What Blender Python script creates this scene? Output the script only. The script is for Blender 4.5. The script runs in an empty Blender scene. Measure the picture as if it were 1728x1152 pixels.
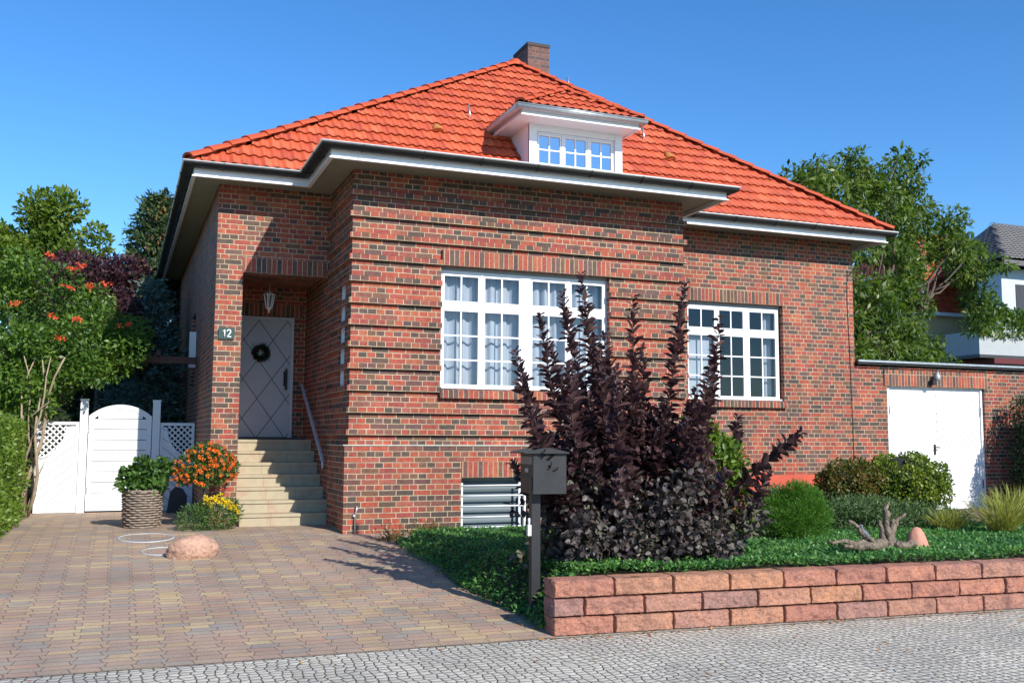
import bpy, bmesh, math, random
import numpy as np
from mathutils import Vector, Matrix, noise as mnoise

random.seed(7)
rng = np.random.default_rng(11)
scene = bpy.context.scene
col = scene.collection
PI = math.pi
SUN = np.array([0.31, -1.0, 0.665]); SUN = SUN / np.linalg.norm(SUN)

# ------------------------------------------------------------------ helpers
def tag(o, label=None, cat=None, group=None, kind=None):
    if label: o['label'] = label
    if cat: o['category'] = cat
    if group: o['group'] = group
    if kind: o['kind'] = kind
    return o

def empty(name, loc, label, cat, group=None):
    o = bpy.data.objects.new(name, None)
    o.empty_display_size = 0.2
    col.objects.link(o); o.location = loc
    return tag(o, label, cat, group)

def link(name, me, mats, parent=None):
    o = bpy.data.objects.new(name, me)
    col.objects.link(o)
    if not isinstance(mats, (list, tuple)): mats = [mats]
    for m in mats: me.materials.append(m)
    if parent is not None:
        o.parent = parent
        p = parent; off = Vector((0, 0, 0))
        while p is not None:
            off += Vector(p.location); p = p.parent
        o.location = -off
    return o

class MB:
    """collects polygons in world metres and links them as one mesh object"""
    def __init__(s):
        s.v = []; s.f = []; s.m = []; s.uv = []; s.sm = []
    def poly(s, pts, mi=0, uv=None, smooth=False):
        b = len(s.v); s.v += [tuple(map(float, p)) for p in pts]
        s.f.append(tuple(range(b, b + len(pts)))); s.m.append(mi); s.uv.append(uv); s.sm.append(smooth)
    def mesh(s, vs, fs, mi=0, smooth=False):
        b = len(s.v); s.v += [tuple(map(float, p)) for p in vs]
        for f in fs:
            s.f.append(tuple(b + i for i in f)); s.m.append(mi); s.uv.append(None); s.sm.append(smooth)
    def box(s, x0, x1, y0, y1, z0, z1, mi=0):
        vs = [(x0,y0,z0),(x1,y0,z0),(x1,y1,z0),(x0,y1,z0),(x0,y0,z1),(x1,y0,z1),(x1,y1,z1),(x0,y1,z1)]
        s.mesh(vs, [(3,2,1,0),(4,5,6,7),(0,1,5,4),(1,2,6,5),(2,3,7,6),(3,0,4,7)], mi)
    def obox(s, c, ax, ay, az, mi=0):
        c, ax, ay, az = map(np.array, (c, ax, ay, az))
        vs = [c + i*ax + j*ay + k*az for k in (-1,1) for j in (-1,1) for i in (-1,1)]
        s.mesh(vs, [(0,2,3,1),(4,5,7,6),(0,1,5,4),(1,3,7,5),(3,2,6,7),(2,0,4,6)], mi)
    def bar(s, a, b, w, h=None, mi=0):
        a = np.array(a, float); b = np.array(b, float); d = b - a; L = np.linalg.norm(d); d /= L
        up = np.array([0,0,1.0]) if abs(d[2]) < .95 else np.array([0,1.0,0])
        r = np.cross(d, up); r /= np.linalg.norm(r); u = np.cross(r, d)
        s.obox((a+b)/2, d*L/2, r*w/2, u*(h or w)/2, mi)
    def tube(s, pts, rad, n=8, mi=0, cap=True, smooth=True):
        pts = [np.array(p, float) for p in pts]
        if not hasattr(rad, '__len__'): rad = [rad]*len(pts)
        vs = []; fs = []; prev = None
        for i, p in enumerate(pts):
            d = pts[min(i+1, len(pts)-1)] - pts[max(i-1, 0)]; d = d/(np.linalg.norm(d)+1e-9)
            if prev is None:
                ref = np.array([0,0,1.0]) if abs(d[2]) < .9 else np.array([1.0,0,0])
                r = np.cross(d, ref)
            else:
                r = prev - d*np.dot(prev, d)
            r /= (np.linalg.norm(r)+1e-9); prev = r; u = np.cross(d, r)
            for k in range(n):
                a = 2*PI*k/n; vs.append(p + rad[i]*(math.cos(a)*r + math.sin(a)*u))
        for i in range(len(pts)-1):
            for k in range(n):
                fs.append((i*n+k, i*n+(k+1)%n, (i+1)*n+(k+1)%n, (i+1)*n+k))
        if cap:
            fs.append(tuple(range(n))[::-1]); fs.append(tuple((len(pts)-1)*n+k for k in range(n)))
        s.mesh(vs, fs, mi, smooth)
    def prism(s, outline, y0, y1, mi=0):
        """outline of (x,z) extruded from y0 to y1"""
        n = len(outline)
        vs = [(x, y0, z) for x, z in outline] + [(x, y1, z) for x, z in outline]
        fs = [tuple(range(n)), tuple(range(n, 2*n))[::-1]] + [(i, n+i, n+(i+1)%n, (i+1)%n) for i in range(n)]
        s.mesh(vs, fs, mi)
    def lathe(s, c, prof, n=16, mi=0):
        vs = []; fs = []
        for r, z in prof:
            for k in range(n):
                a = 2*PI*k/n; vs.append((c[0]+r*math.cos(a), c[1]+r*math.sin(a), c[2]+z))
        for i in range(len(prof)-1):
            for k in range(n): fs.append((i*n+k, i*n+(k+1)%n, (i+1)*n+(k+1)%n, (i+1)*n+k))
        s.mesh(vs, fs, mi, True)
    def sweep(s, path, prof, closed=True, mi=0, smooth=False):
        """profile of (outward offset, z) swept along a horizontal path, mitred; outward = right of travel"""
        P = [np.array(p, float) for p in path]; n = len(P); vs = []; fs = []; m = len(prof)
        def nrm(a, b):
            d = b - a; d /= np.linalg.norm(d); return np.array([d[1], -d[0]])
        for i in range(n):
            if closed or 0 < i < n-1:
                n1 = nrm(P[i-1], P[i]); n2 = nrm(P[i], P[(i+1) % n]); mt = (n1+n2)/(1+n1@n2)
            else:
                mt = nrm(P[0], P[1]) if i == 0 else nrm(P[-2], P[-1])
            for o, z in prof:
                q = P[i] + mt*o; vs.append((q[0], q[1], z))
        for i in range(n if closed else n-1):
            j = (i+1) % n
            for k in range(m-1): fs.append((i*m+k, j*m+k, j*m+k+1, i*m+k+1))
        s.mesh(vs, fs, mi, smooth)
    def build(s, name, mats, parent=None, uvmode='box', vshift=0.0, swap=False):
        me = bpy.data.meshes.new(name)
        me.from_pydata(s.v, [], s.f)
        me.polygons.foreach_set('material_index', s.m)
        me.polygons.foreach_set('use_smooth', s.sm)
        uvl = me.uv_layers.new(name='UVMap')
        V = np.array(s.v); data = np.zeros((len(me.loops), 2)); i = 0
        for f, uv in zip(s.f, s.uv):
            k = len(f)
            if uv is not None: data[i:i+k] = uv
            else:
                p = V[list(f)]; a = np.zeros(3)
                for q in range(k): a += np.cross(p[q]-p[0], p[(q+1) % k]-p[0])
                ax = int(np.argmax(np.abs(a)))
                if ax == 2: data[i:i+k] = p[:, :2]
                elif ax == 0: data[i:i+k] = p[:, 1:]
                else: data[i:i+k] = p[:, [0, 2]]
                data[i:i+k, 1] += vshift
            i += k
        uvl.data.foreach_set('uv', data.ravel())
        if mats is TILE:
            at = me.attributes.new('rnd', 'FLOAT', 'FACE'); at.data.foreach_set('value', [.55]*len(me.polygons))
        me.update()
        return link(name, me, mats, parent)

# ------------------------------------------------------------------ materials
MATS = {}
def new(name):
    m = bpy.data.materials.new(name); m.use_nodes = True
    nt = m.node_tree; nt.nodes.clear()
    out = nt.nodes.new('ShaderNodeOutputMaterial')
    MATS[name] = m
    return m, nt, out
def N(nt, t, **kw):
    n = nt.nodes.new('ShaderNode' + t)
    for k, v in kw.items():
        if k.startswith('i_'):
            n.inputs[k[2:].replace('_', ' ')].default_value = v
        else: setattr(n, k, v)
    return n
def L(nt, a, b): nt.links.new(a, b)
def rgba(c): return (c[0], c[1], c[2], 1.0)
def ramp(nt, stops, mode='LINEAR'):
    r = N(nt, 'ValToRGB'); r.color_ramp.interpolation = mode; e = r.color_ramp.elements
    while len(e) < len(stops): e.new(0.5)
    for i, (p, c) in enumerate(stops): e[i].position = p; e[i].color = rgba(c)
    return r
def mth(nt, op, a, b=None, c=None):
    n = N(nt, 'Math', operation=op)
    for i, x in enumerate((a, b, c)):
        if x is None: continue
        if isinstance(x, (int, float)): n.inputs[i].default_value = x
        else: L(nt, x, n.inputs[i])
    return n.outputs[0]
def mixc(nt, f, a, b, blend='MIX'):
    n = N(nt, 'Mix', data_type='RGBA', blend_type=blend)
    for s_, x in ((n.inputs[0], f), (n.inputs[6], a), (n.inputs[7], b)):
        if isinstance(x, (int, float)): s_.default_value = x
        elif isinstance(x, tuple): s_.default_value = rgba(x)
        else: L(nt, x, s_)
    return n.outputs[2]
def texco(nt, kind='Object'):
    return N(nt, 'TexCoord').outputs[kind]
def noise(nt, vec, scale, detail=4, rough=.55):
    n = N(nt, 'TexNoise', i_Scale=scale, i_Detail=detail, i_Roughness=rough); L(nt, vec, n.inputs['Vector']); return n.outputs['Fac']
def geo_pos(nt): return N(nt, 'NewGeometry').outputs['Position']
def bsdf(nt, out, colr, rough=.6, bump=None, bdist=.01, bstr=1.0, metal=0.0, spec=.5, extra=None):
    b = N(nt, 'BsdfPrincipled'); b.inputs['Metallic'].default_value = metal
    b.inputs['Specular IOR Level'].default_value = spec
    if isinstance(colr, tuple): b.inputs['Base Color'].default_value = rgba(colr)
    else: L(nt, colr, b.inputs['Base Color'])
    if isinstance(rough, (int, float)): b.inputs['Roughness'].default_value = rough
    else: L(nt, rough, b.inputs['Roughness'])
    if bump is not None:
        bn = N(nt, 'Bump'); bn.inputs['Distance'].default_value = bdist; bn.inputs['Strength'].default_value = bstr
        L(nt, bump, bn.inputs['Height']); L(nt, bn.outputs[0], b.inputs['Normal'])
    L(nt, b.outputs[0], out.inputs[0])
    return b

def plain(name, c1, c2=None, scale=6, rough=.6, bump=0., bscale=60, metal=0., spec=.5, dirt=0.):
    m, nt, out = new(name); g = geo_pos(nt)
    c2 = c2 or tuple(x*.85 for x in c1)
    f = noise(nt, g, scale); r = ramp(nt, [(.3, c1), (.7, c2)]); L(nt, f, r.inputs[0]); c = r.outputs[0]
    if dirt:
        d = ramp(nt, [(.5, (1,1,1)), (.75, (1-dirt,)*3)]); L(nt, noise(nt, g, scale*4, 6), d.inputs[0])
        c = mixc(nt, 1.0, c, d.outputs[0], 'MULTIPLY')
    b = noise(nt, g, bscale, 5) if bump else None
    bsdf(nt, out, c, rough, b, bump, 1.0, metal, spec)
    return m

def brick_mat(name, soldier=False, pal=None):
    m, nt, out = new(name)
    sep = N(nt, 'SeparateXYZ'); L(nt, texco(nt, 'UV'), sep.inputs[0]); u, v = sep.outputs[0], sep.outputs[1]
    g = geo_pos(nt)
    if not soldier:
        v = mth(nt, 'ADD', v, .25625-.0035)
        row = mth(nt, 'FLOOR', mth(nt, 'DIVIDE', v, .076575))
        wn = N(nt, 'TexWhiteNoise', noise_dimensions='1D'); L(nt, row, wn.inputs['W'])
        sh = mth(nt, 'MULTIPLY', mth(nt, 'FLOOR', mth(nt, 'MULTIPLY', wn.outputs[0], 3.99)), .125)
        u = mth(nt, 'ADD', u, sh)
    wob = mth(nt, 'MULTIPLY', mth(nt, 'SUBTRACT', noise(nt, g, 9, 2), .5), .008)
    cb = N(nt, 'CombineXYZ'); L(nt, mth(nt, 'ADD', u, wob), cb.inputs[0]); L(nt, mth(nt, 'ADD', v, wob), cb.inputs[1])
    bt = N(nt, 'TexBrick'); L(nt, cb.outputs[0], bt.inputs['Vector'])
    bt.inputs['Color1'].default_value = (0,0,0,1); bt.inputs['Color2'].default_value = (1,1,1,1)
    bt.inputs['Scale'].default_value = 1; bt.inputs['Mortar Size'].default_value = .0063; bt.inputs['Mortar Smooth'].default_value = .2
    if soldier:
        bt.offset = 0; bt.squash = 1; bt.inputs['Brick Width'].default_value = .0766; bt.inputs['Row Height'].default_value = .232
    else:
        bt.offset = .5; bt.offset_frequency = 2; bt.squash = .5; bt.squash_frequency = 2
        bt.inputs['Brick Width'].default_value = .25; bt.inputs['Row Height'].default_value = .076575
    red = pal or [(.38,.085,.048),(.115,.070,.052),(.33,.070,.048),(.15,.068,.056),(.40,.112,.056),(.095,.064,.052),(.30,.064,.050),(.22,.082,.060),(.38,.080,.046),(.085,.060,.048),(.34,.098,.064),(.18,.088,.052),(.36,.074,.044),(.14,.078,.068)]
    w = [1.2,1.1,1.2,1.1,1.0,1.0,1.1,1.0,1.1,.8,1.0,.8,1.1,1.0]; acc = 0; st = []
    if pal: w = [1]*len(red)
    tot = sum(w)
    for c, ww in zip(red, w): st.append((acc/tot, c)); acc += ww
    r = ramp(nt, st, 'CONSTANT'); L(nt, bt.outputs['Color'], r.inputs[0])
    # fired blotches inside bricks and broad tone drift across the wall
    bl = ramp(nt, [(.35, (.62,.60,.62)), (.55, (1,1,1)), (.72, (1.16,1.1,1.05))]); L(nt, noise(nt, g, 22, 5, .65), bl.inputs[0])
    c = mixc(nt, .85, r.outputs[0], bl.outputs[0], 'MULTIPLY')
    br = ramp(nt, [(.35, (.86,.86,.88)), (.65, (1.08,1.05,1.0))]); L(nt, noise(nt, g, .9, 3), br.inputs[0])
    c = mixc(nt, 1.0, c, br.outputs[0], 'MULTIPLY')
    mo = ramp(nt, [(.3, (.34,.27,.175)), (.6, (.52,.41,.265)), (.8, (.58,.49,.35))] if not pal else [(.3, (.16,.13,.11)), (.7, (.25,.20,.17))]); L(nt, noise(nt, g, 7, 4), mo.inputs[0])
    c = mixc(nt, bt.outputs['Fac'], c, mo.outputs[0])
    # damp streaks and soot: large irregular stains
    sx = N(nt, 'VectorMath', operation='MULTIPLY'); L(nt, g, sx.inputs[0]); sx.inputs[1].default_value = (2.2,2.2,.5)
    ds = ramp(nt, [(.42, (1,1,1)), (.62, (.80,.79,.78))]); L(nt, noise(nt, sx.outputs[0], 1.0, 5, .6), ds.inputs[0])
    c = mixc(nt, .8, c, ds.outputs[0], 'MULTIPLY')
    h = mth(nt, 'SUBTRACT', mth(nt, 'MULTIPLY', noise(nt, g, 70, 4), .35), bt.outputs['Fac'])
    bsdf(nt, out, c, .72, h, .007, .9, 0, .35)
    return m
BRICK = brick_mat('brick'); SOLD = brick_mat('brick_soldier', True)
CHIM = brick_mat('chimney_brick', False, [(.12,.055,.05),(.16,.075,.06),(.09,.055,.055),(.14,.06,.05),(.19,.08,.06)])

def foliage(name, cols, rough=.5, trans=.35, spec=.4, tint=None):
    m, nt, out = new(name)
    a = N(nt, 'Attribute', attribute_name='rnd')
    n = len(cols); r = ramp(nt, [((i+.0)/max(n-1, 1), c) for i, c in enumerate(cols)]); L(nt, a.outputs['Fac'], r.inputs[0])
    b = N(nt, 'BsdfPrincipled'); b.inputs['Roughness'].default_value = rough; b.inputs['Specular IOR Level'].default_value = spec
    L(nt, r.outputs[0], b.inputs['Base Color'])
    t = N(nt, 'BsdfTranslucent'); hs = N(nt, 'HueSaturation'); hs.inputs['Value'].default_value = 1.5; hs.inputs['Saturation'].default_value = 1.15
    L(nt, r.outputs[0], hs.inputs['Color']); L(nt, hs.outputs[0], t.inputs[0])
    mx = N(nt, 'MixShader'); mx.inputs[0].default_value = trans
    L(nt, b.outputs[0], mx.inputs[1]); L(nt, t.outputs[0], mx.inputs[2]); L(nt, mx.outputs[0], out.inputs[0])
    return m

WHITE = plain('white_paint', (.80,.80,.80), (.76,.765,.77), 3, .45)
FRAMEW = plain('white_window_frame', (.82,.82,.83), (.78,.785,.80), 5, .35)
SOFFIT = plain('soffit_board', (.27,.27,.21), (.24,.235,.185), 4, .7)
GUTTER = plain('gutter_dark', (.020,.020,.021), (.032,.030,.028), 8, .65, metal=.0, dirt=.3, spec=.25)
BEAD = plain('gutter_bead', (.78,.78,.76), (.62,.62,.60), 12, .4)
ZINC = plain('zinc', (.50,.52,.53), (.38,.40,.41), 14, .38, metal=.5, dirt=.25)
BLACK = plain('mailbox_black', (.022,.023,.025), (.030,.030,.032), 10, .45, spec=.3)
DARK = plain('dark_interior', (.03,.03,.032), (.02,.02,.022), 3, .9)
REDPL = plain('painted_red_plinth', (.55,.085,.035), (.46,.07,.035), 4, .6, .004, 40, dirt=.15)
LEDGE = plain('pale_ledge', (.50,.48,.40), (.38,.38,.30), 7, .6, dirt=.3)
CURT = plain('curtain', (.48,.50,.55), (.42,.44,.49), 4, .9)
METALW = plain('white_metal_bar', (.80,.80,.80), None, 8, .35)
STEEL = plain('galvanised_steel', (.55,.55,.55), (.42,.42,.42), 12, .35, metal=.7)
BEAM = plain('pergola_wood', (.11,.045,.035), (.07,.032,.028), 7, .7, .004, 50)
BARK = plain('bark', (.13,.095,.07), (.075,.055,.042), 9, .85, .012, 40)
VINEB = plain('vine_bark', (.36,.28,.19), (.24,.18,.12), 12, .8, .006, 60)
SIGN = plain('sign_enamel', (.028,.055,.045), (.03,.06,.05), 5, .3)
TERRA = plain('vent_tile', (.50,.20,.04), (.42,.16,.035), 12, .6)
GRANITE = plain('pink_granite', (.52,.31,.21), (.36,.20,.14), 7, .85, .02, 30, dirt=.4)
PINKST = plain('round_pink_stone', (.56,.25,.17), (.46,.22,.15), 6, .8, .004, 60)
PALEST = plain('pale_stone', (.55,.44,.36), (.40,.32,.26), 12, .8, .006, 60)
SOIL = plain('soil', (.075,.05,.033), (.12,.08,.05), 8, .95, .02, 30)
SLATE = plain('dark_slate', (.03,.03,.032), (.045,.045,.05), 8, .5)
AWN = plain('dark_red_awning', (.12,.02,.022), None, 6, .8)
CREAM = plain('cream_render', (.62,.48,.27), (.58,.44,.25), 3, .8)
NBW = plain('neighbour_white_render', (.52,.58,.66), (.48,.54,.62), 3, .8)
NBG = plain('balcony_grey_render', (.40,.42,.42), (.36,.38,.38), 3, .8)

def glass_mat(name, refl=.25, tintc=(.9,.93,.95), gl=(.9,.95,1.0)):
    m, nt, out = new(name)
    tr = N(nt, 'BsdfTransparent'); tr.inputs[0].default_value = rgba(tintc)
    g = N(nt, 'BsdfGlossy'); g.inputs['Roughness'].default_value = .02; g.inputs['Color'].default_value = rgba(gl)
    lw = N(nt, 'LayerWeight'); lw.inputs[0].default_value = .35
    f = mth(nt, 'ADD', mth(nt, 'MULTIPLY', lw.outputs['Fresnel'], .35), refl)
    bn = N(nt, 'Bump'); bn.inputs['Distance'].default_value = .01; bn.inputs['Strength'].default_value = .25
    L(nt, noise(nt, geo_pos(nt), 1.6, 1), bn.inputs['Height']); L(nt, bn.outputs[0], g.inputs['Normal'])
    mx = N(nt, 'MixShader'); L(nt, f, mx.inputs[0]); L(nt, tr.outputs[0], mx.inputs[1]); L(nt, g.outputs[0], mx.inputs[2]); L(nt, mx.outputs[0], out.inputs[0])
    return m
GLASS = glass_mat('window_glass', .035, (.80,.84,.86))
GLASSD = glass_mat('dormer_glass', .55, (.5,.55,.6))

def groove_mat(name, a, b, pitch, base=(.80,.80,.80), line=(.38,.39,.42), wid=.07, both=False, bump=.008):
    m, nt, out = new(name)
    sep = N(nt, 'SeparateXYZ'); L(nt, texco(nt, 'UV'), sep.inputs[0]); u, v = sep.outputs[0], sep.outputs[1]
    def fam(a, b):
        t = mth(nt, 'ADD', mth(nt, 'MULTIPLY', u, a/pitch), mth(nt, 'MULTIPLY', v, b/pitch))
        return mth(nt, 'LESS_THAN', mth(nt, 'FRACT', t), wid)
    f = fam(a, b)
    if both: f = mth(nt, 'MAXIMUM', f, fam(-a, b))
    g = geo_pos(nt)
    base2 = ramp(nt, [(.4, base), (.7, tuple(x*.94 for x in base))]); L(nt, noise(nt, g, 5), base2.inputs[0])
    c = mixc(nt, f, base2.outputs[0], line)
    bsdf(nt, out, c, .5, mth(nt, 'SUBTRACT', 1.0, f), bump, 1.0)
    return m
DIAG_R = groove_mat('boards_falling_right', 1, 1.0, .17, wid=.13, line=(.36,.37,.39), bump=.012)
DIAG_L = groove_mat('boards_falling_left', -1, 1.0, .17, wid=.10, line=(.55,.56,.58))
PANEL_L = groove_mat('fence_boards_rising', -.8, 1.0, .16, wid=.10, line=(.40,.42,.46))
PANEL_R = groove_mat('fence_boards_falling', .8, 1.0, .16, wid=.10, line=(.40,.42,.46))
DOORM = groove_mat('front_door_lattice', 1, .72, .48, base=(.42,.44,.48), line=(.12,.13,.14), wid=.035, both=True)

def tile_mat():
    m, nt, out = new('orange_roof_tile'); g = geo_pos(nt)
    a = N(nt, 'Attribute', attribute_name='rnd')
    r = ramp(nt, [(0, (.42,.062,.028)), (.45, (.50,.082,.030)), (.8, (.54,.098,.036)), (1, (.58,.13,.055))]); L(nt, a.outputs['Fac'], r.inputs[0])
    s = ramp(nt, [(.3, (.82,.8,.78)), (.6, (1,1,1)), (.8, (1.06,1.08,1.1))]); L(nt, noise(nt, g, 3.0, 6, .6), s.inputs[0])
    c = mixc(nt, 1.0, r.outputs[0], s.outputs[0], 'MULTIPLY')
    s2 = ramp(nt, [(.68, (1,1,1)), (.82, (.62,.60,.56))]); L(nt, noise(nt, g, 26, 5, .6), s2.inputs[0])
    c = mixc(nt, .8, c, s2.outputs[0], 'MULTIPLY')
    bsdf(nt, out, c, .6, noise(nt, g, 150, 3), .0015, 1, 0, .3)
    return m
TILE = tile_mat()
DTILE = plain('dark_roof_tile', (.14,.13,.125), (.10,.095,.095), 9, .5)

def paver_mat():
    m, nt, out = new('drive_pavers'); g = geo_pos(nt)
    sep = N(nt, 'SeparateXYZ'); L(nt, texco(nt, 'UV'), sep.inputs[0])
    wob = mth(nt, 'MULTIPLY', mth(nt, 'SUBTRACT', noise(nt, g, 12, 2), .5), .03)
    # zigzag edges of the interlocking pavers
    v = sep.outputs[1]
    tri = mth(nt, 'PINGPONG', v, .10)
    u = mth(nt, 'ADD', sep.outputs[0], mth(nt, 'MULTIPLY', tri, .25))
    cb = N(nt, 'CombineXYZ'); L(nt, mth(nt, 'ADD', u, mth(nt, 'MULTIPLY', wob, .5)), cb.inputs[0]); L(nt, mth(nt, 'ADD', v, mth(nt, 'MULTIPLY', wob, .3)), cb.inputs[1])
    bt = N(nt, 'TexBrick'); L(nt, cb.outputs[0], bt.inputs['Vector'])
    bt.inputs['Color1'].default_value = (0,0,0,1); bt.inputs['Color2'].default_value = (1,1,1,1)
    bt.inputs['Scale'].default_value = 1; bt.inputs['Mortar Size'].default_value = .0045; bt.inputs['Mortar Smooth'].default_value = .5
    bt.offset = .18; bt.offset_frequency = 2; bt.squash = 1
    bt.inputs['Brick Width'].default_value = .215; bt.inputs['Row Height'].default_value = .105
    cols_ = [(.38,.27,.20),(.41,.29,.21),(.35,.27,.205),(.38,.255,.195),(.46,.32,.20),(.34,.285,.225),(.41,.285,.205),(.365,.255,.195),(.47,.36,.215),(.375,.28,.21),(.31,.265,.225),(.42,.27,.19),(.39,.28,.205),(.36,.26,.20)]
    # column drift: whole columns lean yellow or grey
    cn = N(nt, 'TexNoise', i_Scale=1.0, i_Detail=1); 
    cc = N(nt, 'CombineXYZ'); L(nt, mth(nt, 'MULTIPLY', mth(nt, 'FLOOR', mth(nt, 'DIVIDE', sep.outputs[0], .215)), 1.7), cc.inputs[0]); L(nt, mth(nt, 'MULTIPLY', v, .45), cc.inputs[1]); L(nt, cc.outputs[0], cn.inputs['Vector'])
    r = ramp(nt, [(i/len(cols_), c) for i, c in enumerate(cols_)], 'CONSTANT'); L(nt, bt.outputs['Color'], r.inputs[0])
    yr = ramp(nt, [(.50, (0,0,0)), (.62, (1,1,1))]); L(nt, cn.outputs['Fac'], yr.inputs[0])
    wn = N(nt, 'TexWhiteNoise', noise_dimensions='2D'); cr = N(nt, 'CombineXYZ')
    L(nt, mth(nt, 'FLOOR', mth(nt, 'DIVIDE', v, .105)), cr.inputs[0]); L(nt, mth(nt, 'FLOOR', mth(nt, 'DIVIDE', sep.outputs[0], .215)), cr.inputs[1]); L(nt, cr.outputs[0], wn.inputs['Vector'])
    yf = mth(nt, 'MULTIPLY', mth(nt, 'MULTIPLY', yr.outputs[0], mth(nt, 'GREATER_THAN', wn.outputs[0], .66)), .5)
    c = mixc(nt, yf, r.outputs[0], (.47,.335,.17))
    st = ramp(nt, [(.3, (.78,.78,.80)), (.6, (1.05,1.05,1.03))]); L(nt, noise(nt, g, 1.3, 4), st.inputs[0])
    c = mixc(nt, 1.0, c, st.outputs[0], 'MULTIPLY')
    fn = ramp(nt, [(.35, (.80,.80,.80)), (.6, (1.08,1.08,1.08))]); L(nt, noise(nt, g, 60, 5, .7), fn.inputs[0])
    c = mixc(nt, .8, c, fn.outputs[0], 'MULTIPLY')
    c = mixc(nt, mth(nt, 'MULTIPLY', bt.outputs['Fac'], .85), c, (.13,.095,.075))
    h = mth(nt, 'SUBTRACT', mth(nt, 'MULTIPLY', noise(nt, g, 90, 4), .4), bt.outputs['Fac'])
    bsdf(nt, out, c, .8, h, .006, .9, 0, .3)
    return m
PAVER = paver_mat()

def cobble_mat():
    m, nt, out = new('mosaic_cobbles'); g = geo_pos(nt)
    wv = N(nt, 'TexNoise', i_Scale=1.2, i_Detail=2); L(nt, g, wv.inputs['Vector'])
    dv = N(nt, 'VectorMath', operation='MULTIPLY_ADD'); L(nt, wv.outputs['Color'], dv.inputs[0]); dv.inputs[1].default_value = (.22,.22,.0); L(nt, g, dv.inputs[2])
    def vor(feat, rnd=.42):
        v = N(nt, 'TexVoronoi', feature=feat, voronoi_dimensions='2D'); v.inputs['Scale'].default_value = 13.0; v.inputs['Randomness'].default_value = rnd
        L(nt, dv.outputs[0], v.inputs['Vector']); return v
    e = vor('DISTANCE_TO_EDGE'); f1 = vor('F1')
    j = ramp(nt, [(.03, (1,1,1)), (.085, (0,0,0))]); L(nt, e.outputs['Distance'], j.inputs[0])
    sep = N(nt, 'SeparateColor'); L(nt, f1.outputs['Color'], sep.inputs[0])
    r = ramp(nt, [(0, (.48,.44,.36)), (.3, (.60,.55,.45)), (.6, (.52,.48,.40)), (.8, (.65,.60,.50)), (1, (.49,.46,.40))]); L(nt, sep.outputs[0], r.inputs[0])
    st = ramp(nt, [(.3, (.74,.74,.75)), (.65, (1.05,1.05,1.03))]); L(nt, noise(nt, g, 1.1, 5), st.inputs[0])
    c = mixc(nt, 1.0, r.outputs[0], st.outputs[0], 'MULTIPLY')
    fn = ramp(nt, [(.3, (.8,.8,.8)), (.65, (1.08,1.08,1.08))]); L(nt, noise(nt, g, 80, 4, .7), fn.inputs[0])
    c = mixc(nt, .8, c, fn.outputs[0], 'MULTIPLY')
    jc = ramp(nt, [(.4, (.085,.07,.05)), (.65, (.17,.14,.10))]); L(nt, noise(nt, g, 3, 3), jc.inputs[0])
    c = mixc(nt, j.outputs[0], c, jc.outputs[0])
    hr = ramp(nt, [(0, (0,0,0)), (.12, (.75,.75,.75)), (.4, (1,1,1))]); L(nt, e.outputs['Distance'], hr.inputs[0])
    h = mth(nt, 'ADD', hr.outputs[0], mth(nt, 'MULTIPLY', sep.outputs[1], .5))
    bsdf(nt, out, c, .75, h, .012, .9, 0, .35)
    return m
COBBLE = cobble_mat()

def step_mat():
    m, nt, out = new('sandstone_steps'); g = geo_pos(nt)
    sep = N(nt, 'SeparateXYZ'); L(nt, g, sep.inputs[0])
    f = mth(nt, 'FRACT', mth(nt, 'DIVIDE', mth(nt, 'SUBTRACT', sep.outputs[0], 1.65), .435))
    j = mth(nt, 'LESS_THAN', f, .02)
    r = ramp(nt, [(.3, (.34,.285,.19)), (.5, (.39,.33,.22)), (.7, (.37,.25,.165))]); L(nt, noise(nt, g, 4, 5, .6), r.inputs[0])
    c = mixc(nt, mth(nt, 'MULTIPLY', j, .7), r.outputs[0], (.24,.18,.11))
    bsdf(nt, out, c, .7, noise(nt, g, 60, 4), .003, 1)
    return m
STEPM = step_mat()
def block_mat():
    m, nt, out = new('split_face_block'); g = geo_pos(nt)
    a = N(nt, 'Attribute', attribute_name='rnd')
    r = ramp(nt, [(0, (.46,.205,.15)), (.35, (.54,.245,.165)), (.6, (.41,.225,.185)), (.8, (.57,.28,.17)), (1, (.48,.25,.19))]); L(nt, a.outputs['Fac'], r.inputs[0])
    n1 = ramp(nt, [(.32, (.60,.60,.66)), (.5, (1,1,1)), (.72, (1.22,1.14,1.0))]); L(nt, noise(nt, g, 7, 8, .7), n1.inputs[0])
    c = mixc(nt, 1.0, r.outputs[0], n1.outputs[0], 'MULTIPLY')
    n2 = ramp(nt, [(.38, (.72,.72,.74)), (.6, (1.1,1.1,1.1))]); L(nt, noise(nt, g, 55, 5, .75), n2.inputs[0])
    c = mixc(nt, .85, c, n2.outputs[0], 'MULTIPLY')
    bsdf(nt, out, c, .85, noise(nt, g, 28, 8, .75), .035, 1, 0, .2)
    return m
BLOCK = block_mat()

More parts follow.
